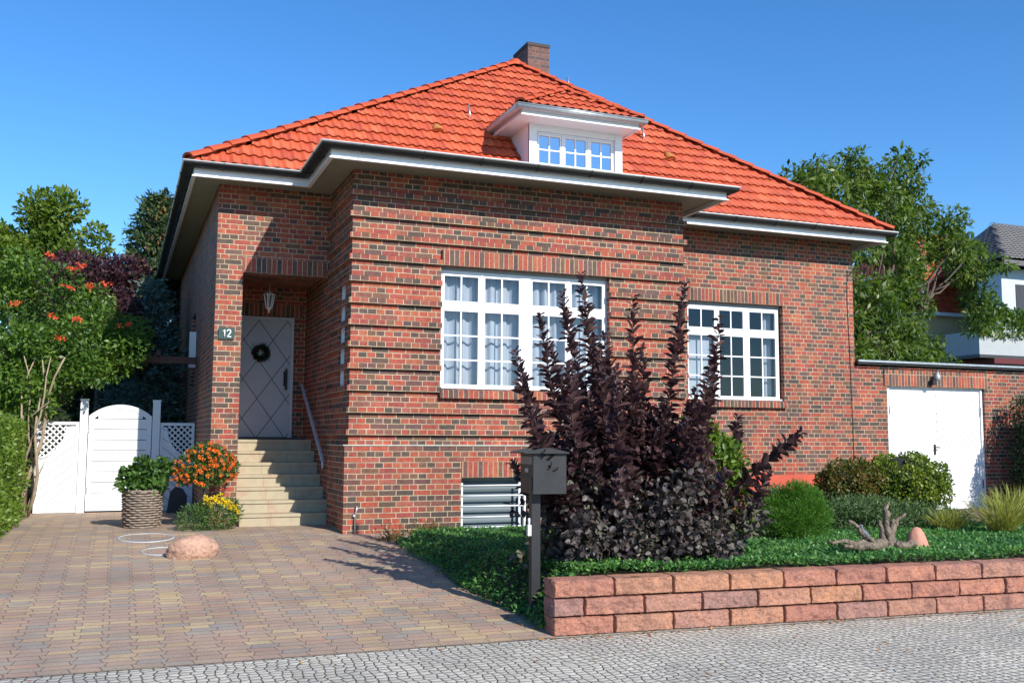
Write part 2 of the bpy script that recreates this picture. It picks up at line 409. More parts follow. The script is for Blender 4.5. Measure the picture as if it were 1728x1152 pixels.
def ground_mat(name, c1, c2, c3, sc=2.0):
    m, nt, out = new(name); g = geo_pos(nt)
    r = ramp(nt, [(.3, c1), (.5, c2), (.7, c3)]); L(nt, noise(nt, g, sc, 8, .65), r.inputs[0])
    bsdf(nt, out, r.outputs[0], .95, noise(nt, g, 18, 6), .03, 1, 0, .2)
    return m
GROUND = ground_mat('rough_ground', (.035,.055,.015), (.06,.08,.02), (.075,.06,.03))
BED = ground_mat('planting_bed_soil', (.03,.035,.018), (.055,.04,.025), (.085,.055,.035), 4)
APRON = ground_mat('reddish_path_paving', (.20,.135,.10), (.27,.18,.13), (.22,.16,.13), 9)
DUST = ground_mat('pale_mortar_strip', (.26,.24,.20), (.36,.33,.27), (.20,.17,.13), 9)

# ------------------------------------------------------------------ foliage meshes
def leaf_mesh(name, P, D, Nn, Ln, Wd, mat, parent=None, big=False, fold=.25, rnd=None):
    n = len(P)
    D = D/np.linalg.norm(D, axis=1, keepdims=True)
    S = np.cross(D, Nn); S /= (np.linalg.norm(S, axis=1, keepdims=True)+1e-9); U = np.cross(S, D)
    Ln = np.broadcast_to(Ln, (n,))[:, None]; Wd = np.broadcast_to(Wd, (n,))[:, None]
    if big:
        pts = [P, P+D*Ln*.32+S*Wd*.5+U*Wd*fold, P+D*Ln*.74+S*Wd*.42+U*Wd*fold, P+D*Ln, P+D*Ln*.74-S*Wd*.42+U*Wd*fold, P+D*Ln*.32-S*Wd*.5+U*Wd*fold]
        faces = [(0,1,2,3),(0,3,4,5)]; k = 6
    else:
        pts = [P, P+D*Ln*.5+S*Wd*.5+U*Wd*fold*.6, P+D*Ln, P+D*Ln*.5-S*Wd*.5+U*Wd*fold*.6]; faces = [(0,1,2,3)]; k = 4
    V = np.stack(pts, 1).reshape(-1, 3)
    base = (np.arange(n)*k)[:, None, None]
    F = (np.array(faces)[None] + base).reshape(-1, 4)
    me = bpy.data.meshes.new(name)
    me.vertices.add(len(V)); me.vertices.foreach_set('co', V.astype(np.float32).ravel())
    me.loops.add(F.size); me.loops.foreach_set('vertex_index', F.astype(np.int32).ravel())
    me.polygons.add(len(F)); me.polygons.foreach_set('loop_start', (np.arange(len(F))*4).astype(np.int32))
    me.update(calc_edges=True)
    a = me.attributes.new('rnd', 'FLOAT', 'FACE')
    rv = rng.random(n) if rnd is None else np.clip(rnd, 0, 1)
    a.data.foreach_set('value', np.repeat(rv, len(faces)).astype(np.float32))
    return link(name, me, mat, parent)

def unit(v): return v/(np.linalg.norm(v, axis=1, keepdims=True)+1e-9)
def ell_points(c, r, n, shell=.55):
    d = unit(rng.normal(size=(n, 3))); t = (shell + (1-shell)*rng.random(n))**.8
    t = np.where(rng.random(n) < .18, rng.random(n)**.5, t)
    return np.array(c) + d*t[:, None]*np.array(r), d
def crown(name, clumps, size, wid, mat, parent=None, up=.35, droop=0., big=False, shell=.55, zmin=None, jit=.7, clump_rnd=.35, xmax=None, ymin=None, rb=0.):
    """clumps: (centre, radii, count)"""
    P = []; D = []; Nn = []; R = []
    for c, r, n in clumps:
        p, d = ell_points(c, r, int(n), shell)
        P.append(p); D.append(unit(d*.8 + rng.normal(size=d.shape)*jit + np.array([0,0,up-droop])))
        Nn.append(unit(d + rng.normal(size=d.shape)*.6 + np.array([0,0,.7])))
        R.append(np.clip(rng.random(len(p))*(1-clump_rnd) + rng.random()*clump_rnd + rb, 0, 1))
    P = np.concatenate(P); D = np.concatenate(D); Nn = np.concatenate(Nn); R = np.concatenate(R)
    k = np.ones(len(P), bool)
    if zmin is not None: k &= P[:, 2] > zmin
    if xmax is not None: k &= P[:, 0] < xmax
    if ymin is not None: k &= P[:, 1] > ymin
    P, D, Nn, R = P[k], D[k], Nn[k], R[k]
    s = size*(.65+.7*rng.random(len(P)))
    return leaf_mesh(name, P, D, Nn, s, s*wid, mat, parent, big, rnd=R)

def tree(name, label, cat, base, clumps, size, wid, mat, trunk_r=.2, bark=None, group=None, **kw):
    t = empty(name, base, label, cat, group)
    m = MB(); b = np.array(base, float)
    zc = min(c[2] for c, r, n in clumps); top = np.mean([c for c, r, n in clumps], axis=0)
    fork = b*.5 + np.array([top[0], top[1], zc])*.5; fork[2] = b[2] + (zc-b[2])*.8
    m.tube([b, b+(fork-b)*.5+np.array([.06,.04,0]), fork, fork*.4+top*.6], [trunk_r, trunk_r*.8, trunk_r*.65, trunk_r*.3], 10)
    for i_, (c, r, n) in enumerate(clumps):
        if i_ % 3 and len(clumps) > 20: continue
        c = np.array(c, float); st = fork*.6 + (fork*.4+top*.6)*.4
        mid = (st+c)/2 + rng.normal(size=3)*.15*np.linalg.norm(c-st)*.5
        kk_ = 7; pts_ = []
        for q_ in range(kk_+1):
            t_ = q_/kk_; w_ = .16*np.linalg.norm(c-st)*math.sin(PI*t_)**.7
            pts_.append((1-t_)**2*st+2*t_*(1-t_)*mid+t_*t_*c+np.array([mnoise.noise(Vector((t_*3, i_, 1))), mnoise.noise(Vector((t_*3, i_, 5))), mnoise.noise(Vector((t_*3, i_, 9)))+.25])*w_)
        m.tube(pts_, np.linspace(trunk_r*.30, .006, kk_+1), 6)
    m.build('trunk', bark or BARK, t)
    crown('crown', clumps, size, wid, mat, t, **kw)
    return t

# ------------------------------------------------------------------ SETTING
def gz(y): return 0 if y < 8 else min(.42, .07*(y-8))
def bed_z(y): return .47 - .021*(y-8)
m = MB()
rows = [(-300,-.06),(7.4,-.06),(8.2,-.04),(14,.32),(40,.33),(600,.33)]
for (ya, za), (yb, zb) in zip(rows, rows[1:]):
    m.poly([(-400,ya,za),(400,ya,za),(400,yb,zb),(-400,yb,zb)])
tag(m.build('ground', GROUND), kind='structure')
m = MB(); m.poly([(-14,-6,0),(24,-6,0),(24,7.96,0),(-14,7.96,0)])
tag(m.build('cobbled_pavement', COBBLE), kind='structure')
m = MB()
ys = [7.961]+[8+.35*i for i in range(1, 17)]+[14, 19.6]
edge = lambda y: 3.72
for a, b in zip(ys, ys[1:]):
    m.poly([(-1.75 if a > 12 else -9,a,gz(a)+.004),(3.9,a,gz(a)+.004),(3.9,b,gz(b)+.004),(-1.75 if a > 12 else -9,b,gz(b)+.004)], uv=[(-1.75 if a > 12 else -9,a),(3.9,a),(3.9,b),(-1.75 if a > 12 else -9,b)], smooth=True)
tag(m.build('driveway', PAVER), kind='structure')
# planting bed: a sheet that rises out of the drive and falls gently to the house
def bed_edge(y):
    if y < 8.6: return 3.53
    if y < 12.9: return 3.53-.11*min(1, (y-8.6)/1.2) + .03*math.sin(y*3)
    return 3.42 + (y-12.9)*.9
def bed_height(x, y):
    e = bed_edge(y); t = min(1, max(0, (x-e)/.38)); t = t*t*(3-2*t)
    lo = gz(y)-.02
    if x > 8.5 and y > 13.6: pass
    return lo + (bed_z(y)-lo)*t + .015*math.sin(x*4)*math.cos(y*5)*t
m = MB(); nx, ny = 60, 34
xs = [0, .06, .12, .2, .3, .4, .6] + [1+i*.45 for i in range(24)]
ysb = [7.95+i*(15.25-7.95)/ny for i in range(ny+1)]
vs = []; fs = []
for j_, y in enumerate(ysb):
    for dx in xs:
        x = bed_edge(y)+dx; yy = y if j_ > 3 else y-(.0629*max(0, x-3.54))*(1-j_/4)+.06*(1-j_/4)
        vs.append((x, yy, bed_height(x, max(8.0, yy))))
k = len(xs)
for j in range(ny):
    for i in range(k-1): fs.append((j*k+i, j*k+i+1, (j+1)*k+i+1, (j+1)*k+i))
m.mesh(vs, fs, 0, True)
tag(m.build('planting_bed', BED), kind='structure')
m = MB()
m.poly([(11.9,12.3,bed_z(12.3)+.03),(20,12.0,bed_z(12)+.03),(20,15.2,bed_z(15.2)+.02),(12.8,15.2,bed_z(15.2)+.02)])
tag(m.build('garage_path', APRON), kind='structure')
m = MB()
vs = []
for i in range(40):
    x = 3.5+i*.25; y = 7.99-.0629*(x-3.54)
    vs.append(((x, y-.055-.03*random.random(), .005), (x, y+.02, .005)))
for a, b in zip(vs, vs[1:]): m.poly([a[0], b[0], b[1], a[1]])
tag(m.build('mortar_strip', DUST), kind='structure')

# ------------------------------------------------------------------ HOUSE
ZS = 5.472
house = empty('brick_house', (7.1, 20, .42), 'red brick bungalow with an orange tiled hipped roof, dormer and projecting banded bay', 'house')

def wall_sheet(m, axis, pl, u0, u1, z0, z1, holes=(), reveal=.14, sign=1, right_reveal=True):
    """sheet of wall on plane x=pl or y=pl with rectangular holes (u0,u1,z0,z1,depth) and reveals going inwards (sign*depth)"""
    def P(u, z, d=0): return (u, pl+d, z) if axis == 'y' else (pl+d, u, z)
    us = sorted({u0, u1} | {h[0] for h in holes} | {h[1] for h in holes})
    zs = sorted({z0, z1} | {h[2] for h in holes} | {h[3] for h in holes})
    for a, b in zip(us, us[1:]):
        for c, d in zip(zs, zs[1:]):
            if any(h[0]-1e-6 <= a and b <= h[1]+1e-6 and h[2]-1e-6 <= c and d <= h[3]+1e-6 for h in holes): continue
            m.poly([P(a,c), P(b,c), P(b,d), P(a,d)], uv=[(a,c),(b,c),(b,d),(a,d)])
    for h in holes:
        a, b, c, d = h[:4]; r = (h[4] if len(h) > 4 else reveal)*sign
        m.poly([P(a,c), P(a,d), P(a,d,r), P(a,c,r)], uv=[(0,c),(0,d),(abs(r),d),(abs(r),c)])
        if right_reveal: m.poly([P(b,c), P(b,d), P(b,d,r), P(b,c,r)], uv=[(0,c),(0,d),(abs(r),d),(abs(r),c)])
        m.poly([P(a,d), P(b,d), P(b,d,r), P(a,d,r)], uv=[(a,0),(b,0),(b,abs(r)),(a,abs(r))])
        m.poly([P(a,c), P(b,c), P(b,c,r), P(a,c,r)], uv=[(a,0),(b,0),(b,abs(r)),(a,abs(r))])

W1 = (4.265, 6.985, 2.396, 4.186, .13)      # big bay window
WB = (4.575, 5.60, .30, 1.135, .22)         # cellar window
W2 = (9.36, 11.41, 2.40, 4.175, .13)        # right window
SL = (13.98, 14.42, 2.43, 4.02, .10)        # slit window on the bay side
m = MB()
wall_sheet(m, 'y', 15.2, 1.26, 2.95, .2, ZS, [(1.65, 2.95, .2, 4.16, .25)], right_reveal=False)
wall_sheet(m, 'x', 2.95, 13.6, 17.25, .2, ZS, [SL])
wall_sheet(m, 'y', 13.6, 2.95, 8.31, .2, ZS, [W1, WB])
wall_sheet(m, 'x', 8.31, 13.6, 15.2, .2, ZS)
wall_sheet(m, 'y', 15.2, 8.31, 13.05, .2, ZS, [W2])
wall_sheet(m, 'x', 1.26, 15.2, 28.7, .2, ZS, [(19.2, 20.2, 2.6, 4.0, .14)])
wall_sheet(m, 'x', 13.05, 15.2, 28.7, .2, ZS)
wall_sheet(m, 'y', 28.7, 1.26, 13.05, .2, ZS)
wall_sheet(m, 'x', 1.65, 15.45, 17.25, .2, 4.25)
wall_sheet(m, 'y', 17.25, 1.65, 2.95, .2, 4.25, [(1.78, 2.75, 1.66, 3.74, .06)])
m.poly([(1.65,15.45,4.25),(2.95,15.45,4.25),(2.95,17.25,4.25),(1.65,17.25,4.25)])
# inner backing of the lintel above the entrance
m.poly([(1.65,15.45,4.16),(2.95,15.45,4.16),(2.95,15.45,4.26),(1.65,15.45,4.26)])
m.build('wall', BRICK, house)
# projecting plinth of the bay (front and both returns) with the cellar window cut out
m = MB()
PZ = 1.585
def pl_box(x0, x1, z0, z1): m.box(x0, x1, 13.535, 13.598, z0, z1)
pl_box(2.885, WB[0], .25, PZ); pl_box(WB[1], 8.375, .25, PZ); pl_box(WB[0], WB[1], 1.367, PZ)
m.box(2.885, 2.948, 13.598, 14.7, .25, PZ); m.box(8.312, 8.375, 13.598, 15.19, .25, PZ)
m.build('plinth', BRICK, house)
m = MB(); m.box(2.865, 8.39, 13.522, 13.596, PZ, PZ+.016); m.box(2.865, 2.947, 13.596, 14.7, PZ, PZ+.014)
m.build('plinth_ledge', LEDGE, house)
# projecting band courses, each one course high
band = []
for kk in range(12):
    zb = 5.104-.3063*kk; z1 = zb+.0745
    m = MB(); split = 3 <= kk <= 9
    m.box(2.905, W1[0] if split else 8.355, 13.543, 13.598, zb, z1); m.box(2.905, 2.948, 13.598, 15.19, zb, z1)
    if not split: m.box(8.312, 8.355, 13.598, 15.19, zb, z1)
    m.build('brick_band', BRICK, house)
    if split:
        m = MB(); m.box(W1[1], 8.355, 13.543, 13.598, zb, z1); m.box(8.312, 8.355, 13.598, 15.19, zb, z1); m.build('brick_band', BRICK, house)
# soldier courses
def soldier(name, x0, x1, y, z0, h, d=.012, mat=SOLD):
    m = MB(); m.box(x0, x1, y-d, y-.002, z0, z0+h)
    return m.build(name, mat, house, vshift=-z0+.0015)
soldier('window_lintel', W1[0]-.0, W1[1]+.0, 13.6, 4.187, .229, .057)
soldier('window_lintel', W2[0]-.08, W2[1]+.0, 15.2, 4.176, .229, .008)
soldier('entrance_lintel', 1.64, 2.948, 15.2, 4.161, .229, .008)
soldier('cellar_lintel', WB[0]-.0, WB[1], 13.540, 1.137, .229, .012)
soldier('door_lintel', 1.70, 2.90, 17.25, 3.745, .229, .008)
for (x0, x1, y, z) in ((W1[0]-.02, W1[1]+.02, 13.6, 2.263), (W2[0]-.02, W2[1]+.03, 15.2, 2.275)):
    m = MB(); b = y-.075
    m.poly([(x0,b,z),(x1,b,z),(x1,b,z+.115),(x0,b,z+.115)], uv=[(x0,.05),(x1,.05),(x1,.165),(x0,.165)])
    m.poly([(x0,b,z+.115),(x1,b,z+.115),(x1,y+.05,z+.134),(x0,y+.05,z+.134)], uv=[(x0,.02),(x1,.02),(x1,.16),(x0,.16)])
    m.poly([(x0,b,z),(x1,b,z),(x1,y+.0,z),(x0,y+.0,z)])
    for x in (x0, x1): m.poly([(x,b,z),(x,y,z),(x,y,z+.13),(x,b,z+.115)])
    m.build('brick_sill', SOLD, house)
# painted red plinth strip on the right wing
m = MB(); m.box(8.37, 13.06, 15.165, 15.198, .2, 1.06); m.build('painted_plinth', REDPL, house)

# windows -------------------------------------------------
def make_window(x0, x1, z0, z1, yf, cols, tz, muls, up, lo, curtain=None, fw=.045, glass=GLASS, name='window', sill=True, parent=house, swid=.029):
    """cols = list of (xa,xb) lights; tz = transom (z0,z1) or None"""
    m = MB(); y0, y1 = yf, yf+.06
    m.box(x0, x1, y0, y1, z1-fw, z1); m.box(x0, x1, y0, y1, z0, z0+fw)
    m.box(x0, x0+fw, y0, y1, z0+fw, z1-fw); m.box(x1-fw, x1, y0, y1, z0+fw, z1-fw)
    for a, b in muls: m.box(a, b, y0-.012, y1, z0+fw, z1-fw)
    for (a, b) in cols:
        if tz: m.box(a, b, y0-.006, y1, tz[0], tz[1])
    w = m.build(name, FRAMEW, parent)
    s = MB(); g = MB(); gl = MB()
    for (a, b) in cols:
        parts = [(z0+fw, tz[0], lo), (tz[1], z1-fw, up)] if tz else [(z0+fw, z1-fw, lo)]
        for (c, d, (nx, nz)) in parts:
            sw = swid
            s.box(a+.004, b-.004, y0-.004, y0+.04, c+.004, c+sw+.004); s.box(a+.004, b-.004, y0-.004, y0+.04, d-sw-.004, d-.004)
            s.box(a+.004, a+sw+.004, y0-.004, y0+.04, c+sw+.004, d-sw-.004); s.box(b-sw-.004, b-.004, y0-.004, y0+.04, c+sw+.004, d-sw-.004)
            A, B, C_, D_ = a+sw+.004, b-sw-.004, c+sw+.004, d-sw-.004
            for i in range(1, nx): x = A+(B-A)*i/nx; g.box(x-.0115, x+.0115, y0+.004, y0+.03, C_, D_)
            for i in range(1, nz): z = C_+(D_-C_)*i/nz; g.box(A, B, y0+.0055, y0+.0285, z-.0115, z+.0115)
            gl.poly([(A, y0+.018, C_), (B, y0+.018, C_), (B, y0+.018, D_), (A, y0+.018, D_)])
    s.build('sash', FRAMEW, w); g.build('glazing_bars', FRAMEW, w); gl.build('pane', glass, w)
    if sill:
        q = MB(); q.box(x0+.0, x1-.0, y0-.075, y0-.001, z0+.012, z0+.034); q.build('sill', FRAMEW, w)
    if curtain:
        q = MB()
        for (a, b, amp, wl) in curtain:
            n = int((b-a)/.012); pts = []
            ph = random.random()*6
            for i in range(n+1):
                x = a+(b-a)*i/n
                pts.append((x, yf+.17+amp*math.sin(2*PI*x/wl+ph+1.2*math.sin(x*5.3))+.3*amp*math.sin(x*71)))
            vs = [(x, y, z0+.06+.004*math.sin(x*40)) for x, y in pts]+[(x, y, z1-.02) for x, y in pts]
            q.mesh(vs, [(i, i+1, n+2+i, n+1+i) for i in range(n)], 0, True)
        q.build('curtain', CURT, w)
    return w
x0, x1 = W1[0], W1[1]
c4 = [(x0+.045, x0+.635), (x0+.675, x0+1.285), (x0+1.435, x0+2.045), (x0+2.085, x1-.045)]
muls = [(c4[0][1], c4[1][0]), (c4[1][1], c4[2][0]), (c4[2][1], c4[3][0])]
make_window(x0, x1, W1[2], W1[3]-.05, 13.70, c4, (3.575, 3.66), muls, (2, 1), (2, 3), [(x0+.03, x0+1.33, .03, .16), (x0+1.36, x1-.03, .03, .17)])
x0, x1 = W2[0], W2[1]
c3 = [(x0+.045, x0+.655), (x0+.695, x0+1.27), (x0+1.345, x1-.075)]
make_window(x0, x1-.03, W2[2], W2[3]-.06, 15.30, c3, (3.60, 3.68), [(c3[0][1], c3[1][0]), (c3[1][1], c3[2][0])], (2, 1), (2, 3), [(x0+1.78, x1-.05, .02, .10)])
# white roller blind behind the left light of the right wing window
m = MB(); m.box(9.42, 10.0, 15.42, 15.43, 2.46, 3.62); m.build('roller_blind', CURT, house)
# dark frame strips above the windows (shutter boxes)
SBX = plain('shutter_box_grey', (.30,.31,.32), None, 6, .6)
m = MB(); m.box(W1[0], W1[1], 13.69, 13.75, W1[3]-.05, W1[3]-.001); m.build('shutter_box', SBX, house)
m = MB(); m.box(W2[0], W2[1], 15.29, 15.35, W2[3]-.06, W2[3]-.001); m.build('shutter_box', SBX, house)
# rooms behind the glass
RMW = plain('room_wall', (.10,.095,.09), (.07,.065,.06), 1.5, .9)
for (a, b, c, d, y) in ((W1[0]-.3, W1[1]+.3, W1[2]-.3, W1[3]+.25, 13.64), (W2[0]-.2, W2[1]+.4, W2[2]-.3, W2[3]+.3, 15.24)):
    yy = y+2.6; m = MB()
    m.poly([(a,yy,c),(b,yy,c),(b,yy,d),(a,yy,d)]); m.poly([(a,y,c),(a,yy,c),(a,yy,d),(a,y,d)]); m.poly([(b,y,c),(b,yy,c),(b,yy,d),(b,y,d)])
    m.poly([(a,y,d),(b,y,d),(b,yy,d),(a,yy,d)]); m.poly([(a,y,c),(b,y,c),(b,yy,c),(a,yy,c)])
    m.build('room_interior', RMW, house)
# slit window on the side of the bay
m = MB()
for (a, b, c, d) in ((SL[0], SL[1], SL[2], SL[2]+.05), (SL[0], SL[1], SL[3]-.05, SL[3]), (SL[0], SL[0]+.05, SL[2]+.05, SL[3]-.05), (SL[1]-.05, SL[1], SL[2]+.05, SL[3]-.05)):
    m.box(2.99, 3.04, a, b, c, d)
for i in range(1, 5):
    z = SL[2]+(SL[3]-SL[2])*i/5; m.box(2.995, 3.03, SL[0]+.05, SL[1]-.05, z-.012, z+.012)
w = m.build('side_window', FRAMEW, house)
m = MB(); m.poly([(3.015,SL[0]+.05,SL[2]+.05),(3.015,SL[1]-.05,SL[2]+.05),(3.015,SL[1]-.05,SL[3]-.05),(3.015,SL[0]+.05,SL[3]-.05)]); m.build('pane', GLASSD, w)
# open white shutter on the left side wall
m = MB()
m.box(1.30, 1.34, 19.2, 20.2, 2.6, 4.0); wl = m.build('side_window', GLASSD, house)
m = MB(); m.box(1.14, 1.255, 18.9, 18.93, 2.95, 3.6); m.build('shutter', WHITE, wl)

# cellar window: frame, panes and white bars
m = MB(); a, b, c, d = WB[:4]
m.box(a, b, 13.70, 13.74, d-.05, d-.002); m.box(a, a+.05, 13.70, 13.74, c, d-.05); m.box(b-.05, b, 13.70, 13.74, c, d-.05)
cw = m.build('cellar_window', plain('cellar_frame', (.30,.33,.33), None, 6, .6), house)
m = MB(); m.box(a+.05, b-.05, 13.745, 13.76, c, d-.05)
mm, nt, out = new('cellar_louvre')
sep = N(nt, 'SeparateXYZ'); L(nt, geo_pos(nt), sep.inputs[0])
r = ramp(nt, [(0, (.05,.075,.085)), (.45, (.22,.26,.28)), (.5, (.10,.14,.15)), (.93, (.12,.15,.17)), (1, (.03,.05,.05))]); L(nt, mth(nt, 'FRACT', mth(nt, 'DIVIDE', sep.outputs[2], .155)), r.inputs[0])
bsdf(nt, out, r.outputs[0], .4)
m.build('louvred_pane', mm, cw)
m = MB()
for zz in (.43, .575, .725, .875, 1.02):
    m.tube([(a+.005, 13.575, zz), (b-.005+.0, 13.575, zz)], .0115, 8)
for xx in (a+.025, b-.11): m.box(xx-.016, xx+.016, 13.58, 13.60, .3, 1.06)
m.box(b-.05, b-.02, 13.56, 13.62, .3, .92)
m.build('window_bars', METALW, cw)

# front door -------------------------------------------------
m = MB(); m.box(1.78, 2.75, 17.20, 17.30, 3.69, 3.74); m.box(1.78, 1.83, 17.20, 17.30, 1.68, 3.69); m.box(2.70, 2.75, 17.20, 17.30, 1.68, 3.69)
fr = m.build('door_frame', plain('door_frame_grey', (.50,.53,.57), None, 5, .5), house)
m = MB(); m.box(1.83, 2.70, 17.235, 17.28, 1.70, 3.69)
dr = m.build('front_door', DOORM, house)
m = MB(); m.box(2.615, 2.655, 17.19, 17.21, 2.50, 2.86); m.tube([(2.60,17.175,2.80),(2.60,17.16,2.70),(2.60,17.175,2.58)], .012, 8); m.box(2.60-.01, 2.62, 17.17, 17.235, 2.79, 2.81); m.box(2.60-.01, 2.62, 17.17, 17.235, 2.57, 2.59)
m.build('door_handle', BLACK, dr)
m = MB(); m.box(1.66, 2.94, 17.02, 17.249, 1.662, 1.69); m.build('threshold', SLATE, house)

# steps -------------------------------------------------
m = MB(); R = .177
for i in range(7):
    y0 = 14.72+.28*i; z1 = .42+R*(i+1)
    m.box(1.652, 2.897 if y0 < 14.7 else 2.948, y0+.02, 17.24, .2 if i == 0 else .42+R*i-.001, z1-.045)
    m.box(1.652, 2.948, y0, 17.245, z1-.045+.0005, z1-.0004*i)
m.build('front_steps', STEPM, house)
m = MB()
pa, pb = (2.86, 16.95, 2.58), (2.86, 14.98, 1.37)
m.bar(pa, pb, .035, .05)
m.tube([pb, (2.86, 14.93, 1.30), (2.86, 14.94, 1.24)], .02, 8)
for t in (.04, .5, .97):
    p = np.array(pa)*(1-t)+np.array(pb)*t; m.tube([p-[0,0,.02], p+np.array([.03,0,-.05]), (2.948, p[1], p[2]-.05)], .010, 6)
m.build('handrail', plain('handrail_grey', (.50,.54,.60), None, 6, .4, metal=.2), house)

# eaves -------------------------------------------------
EAVE = [(.86,14.65),(2.5,14.65),(2.5,12.95),(8.71,12.95),(8.71,14.65),(13.4,14.65),(13.4,29.2),(.86,29.2)]
m = MB(); m.poly([(x, y, ZS+.001) for x, y in EAVE]); m.build('soffit', SOFFIT, house)
m = MB(); m.sweep(EAVE, [(-.03,ZS-.05),(-.03,5.60),(0,5.60),(0,ZS-.040),(.026,ZS-.040),(.026,ZS-.058),(-.03,ZS-.058)]); m.build('fascia', FRAMEW, house)
m = MB()
gp = [(.004,5.592)]+[(.077-.072*math.cos(t), 5.578-.058*math.sin(t)) for t in np.linspace(0, PI, 11)]+[(.150,5.598)]
m.sweep(EAVE, gp, smooth=True); gt = m.build('gutter', GUTTER, house)
m = MB(); m.sweep(EAVE, [(.150+.016*math.cos(t), 5.602+.016*math.sin(t)) for t in np.linspace(0, 2*PI, 9)], smooth=True); m.build('bead', BEAD, gt)
m = MB()
for (a, b) in zip(EAVE, EAVE[1:]+EAVE[:1]):
    a = np.array(a); b = np.array(b); d = b-a; Ln = np.linalg.norm(d); d /= Ln; nn = np.array([d[1], -d[0]]); k = int(Ln/.85)
    for i in range(k):
        p = a+d*(.4+i*.85)
        pr = [(p[0]+nn[0]*o, p[1]+nn[1]*o, z) for o, z in [(.002,5.56)]+[(.078-.077*math.cos(t), 5.578-.063*math.sin(t)) for t in np.linspace(.2, PI-.1, 7)]+[(.168,5.603)]]
        m = MB(); m.tube(pr, .007, 5); m.build('bracket', GUTTER, gt)
# shallow metal sheet over the bay, hidden behind its gutter
m = MB(); m.poly([(2.47,12.94,5.592),(8.74,12.94,5.592),(8.74,14.95,5.86),(2.47,14.95,5.86)]); m.poly([(2.47,12.94,5.592),(2.47,14.95,5.86),(2.47,14.95,5.592)]); m.poly([(8.74,12.94,5.592),(8.74,14.95,5.86),(8.74,14.95,5.592)])
m.build('bay_roof_sheet', ZINC, house)

# roof tiles -------------------------------------------------
def tile_plane(origin, U, S, length, lo, hi, holes=None, wave=.152, expo=.298, amp=.028, samp=8):
    """U along the eave, S up the slope; lo/hi give the extent along U at slope distance s. returns verts, faces, rnd"""
    o = np.array(origin, float); U = np.array(U, float); S = np.array(S, float); Nn = np.cross(U, S)
    vs = []; fs = []; rn = []
    rows = int(math.ceil(length/expo)); st = wave/samp
    for r in range(rows):
        s0 = r*expo-.02; s1 = min((r+1)*expo+.05, length); sm = r*expo+expo*.5
        a, b = lo(sm), hi(sm)
        if b-a < .05: continue
        i0 = math.floor((a-.12)/st); i1 = math.ceil((b+.12)/st); cache = {}
        def vid(i, k):
            key = (i, k)
            if key not in cache:
                u = i*st; ph = (i % samp)/samp
                w = (.5+.5*math.cos(2*PI*ph))**1.25
                tcol = i//(samp*1); rr = random.Random(r*977+tcol*31)
                jit = (rr.random()-.5)*.006; js = (rr.random()-.5)*.008
                h = amp*w
                if k == 0: s, hh = s0+js, h+.040+jit
                elif k == 1: s, hh = s1, h+.004
                else: s, hh = s0+js+.004, h+.026+jit
                cache[key] = len(vs); vs.append(o+U*u+S*s+Nn*hh)
            return cache[key]
        for i in range(i0, i1):
            uc = (i+.5)*st
            l0, h0 = lo(max(s0, 0)), hi(max(s0, 0)); l1, h1 = lo(s1), hi(s1)
            if uc < min(lo(sm), lo(sm))-.03 or uc > hi(sm)+.03: continue
            if holes and holes(uc, sm): continue
            fs.append((vid(i,0), vid(i+1,0), vid(i+1,1), vid(i,1))); fs.append((vid(i,2), vid(i+1,2), vid(i+1,0), vid(i,0)))
            rr = random.Random(r*131+(i//samp)*17).random(); rn += [rr, rr]
    return vs, fs, rn
def tiles_obj(name, planes, parent, mat=TILE):
    V = []; F = []; Rn = []
    for vs, fs, rn in planes:
        b = len(V); V += [tuple(v) for v in vs]; F += [tuple(b+i for i in f) for f in fs]; Rn += rn
    me = bpy.data.meshes.new(name); me.from_pydata(V, [], F)
    a = me.attributes.new('rnd', 'FLOAT', 'FACE'); a.data.foreach_set('value', Rn)
    me.polygons.foreach_set('use_smooth', [True if i % 2 == 0 else False for i in range(len(F))])
    me.update()
    return link(name, me, mat, parent)
EX0, EX1, EY0, EY1, EZ = .80, 13.46, 14.60, 29.26, 5.615
AP = np.array([7.25, 18.30, 9.315]); AB = np.array([7.25, 25.6, 9.315])
def roof_planes(EX0, EX1, EY0, EY1, EZ, AP, AB, wave=.152):
    A = np.array([EX0,EY0,EZ]); B = np.array([EX1,EY0,EZ]); C_ = np.array([EX1,EY1,EZ]); D_ = np.array([EX0,EY1,EZ])
    out = []
    def plane(P, Q, R1, R2):
        U = (Q-P); W = np.linalg.norm(U); U = U/W
        d = R1-P; S = d-U*(d@U); Ls = np.linalg.norm(S); S = S/Ls
        uR1 = (R1-P)@U; uR2 = (R2-P)@U
        return tile_plane(P, U, S, Ls, lambda s: uR1*s/Ls, lambda s: W+(uR2-W)*s/Ls, wave=wave)
    return [plane(A,B,AP,AP), plane(B,C_,AP,AB), plane(C_,D_,AB,AB), plane(D_,A,AB,AP)]
roof = tiles_obj('roof', roof_planes(EX0, EX1, EY0, EY1, EZ, AP, AB), house)
m = MB()  # boarding under the tiles
A=(EX0,EY0,EZ-.01);B=(EX1,EY0,EZ-.01);C_=(EX1,EY1,EZ-.01);D_=(EX0,EY1,EZ-.01); a1=tuple(AP-[0,0,.01]); b1=tuple(AB-[0,0,.01])
m.poly([A,B,a1]); m.poly([B,C_,b1,a1]); m.poly([C_,D_,b1]); m.poly([D_,A,a1,b1]); m.build('roof_boarding', DARK, roof)
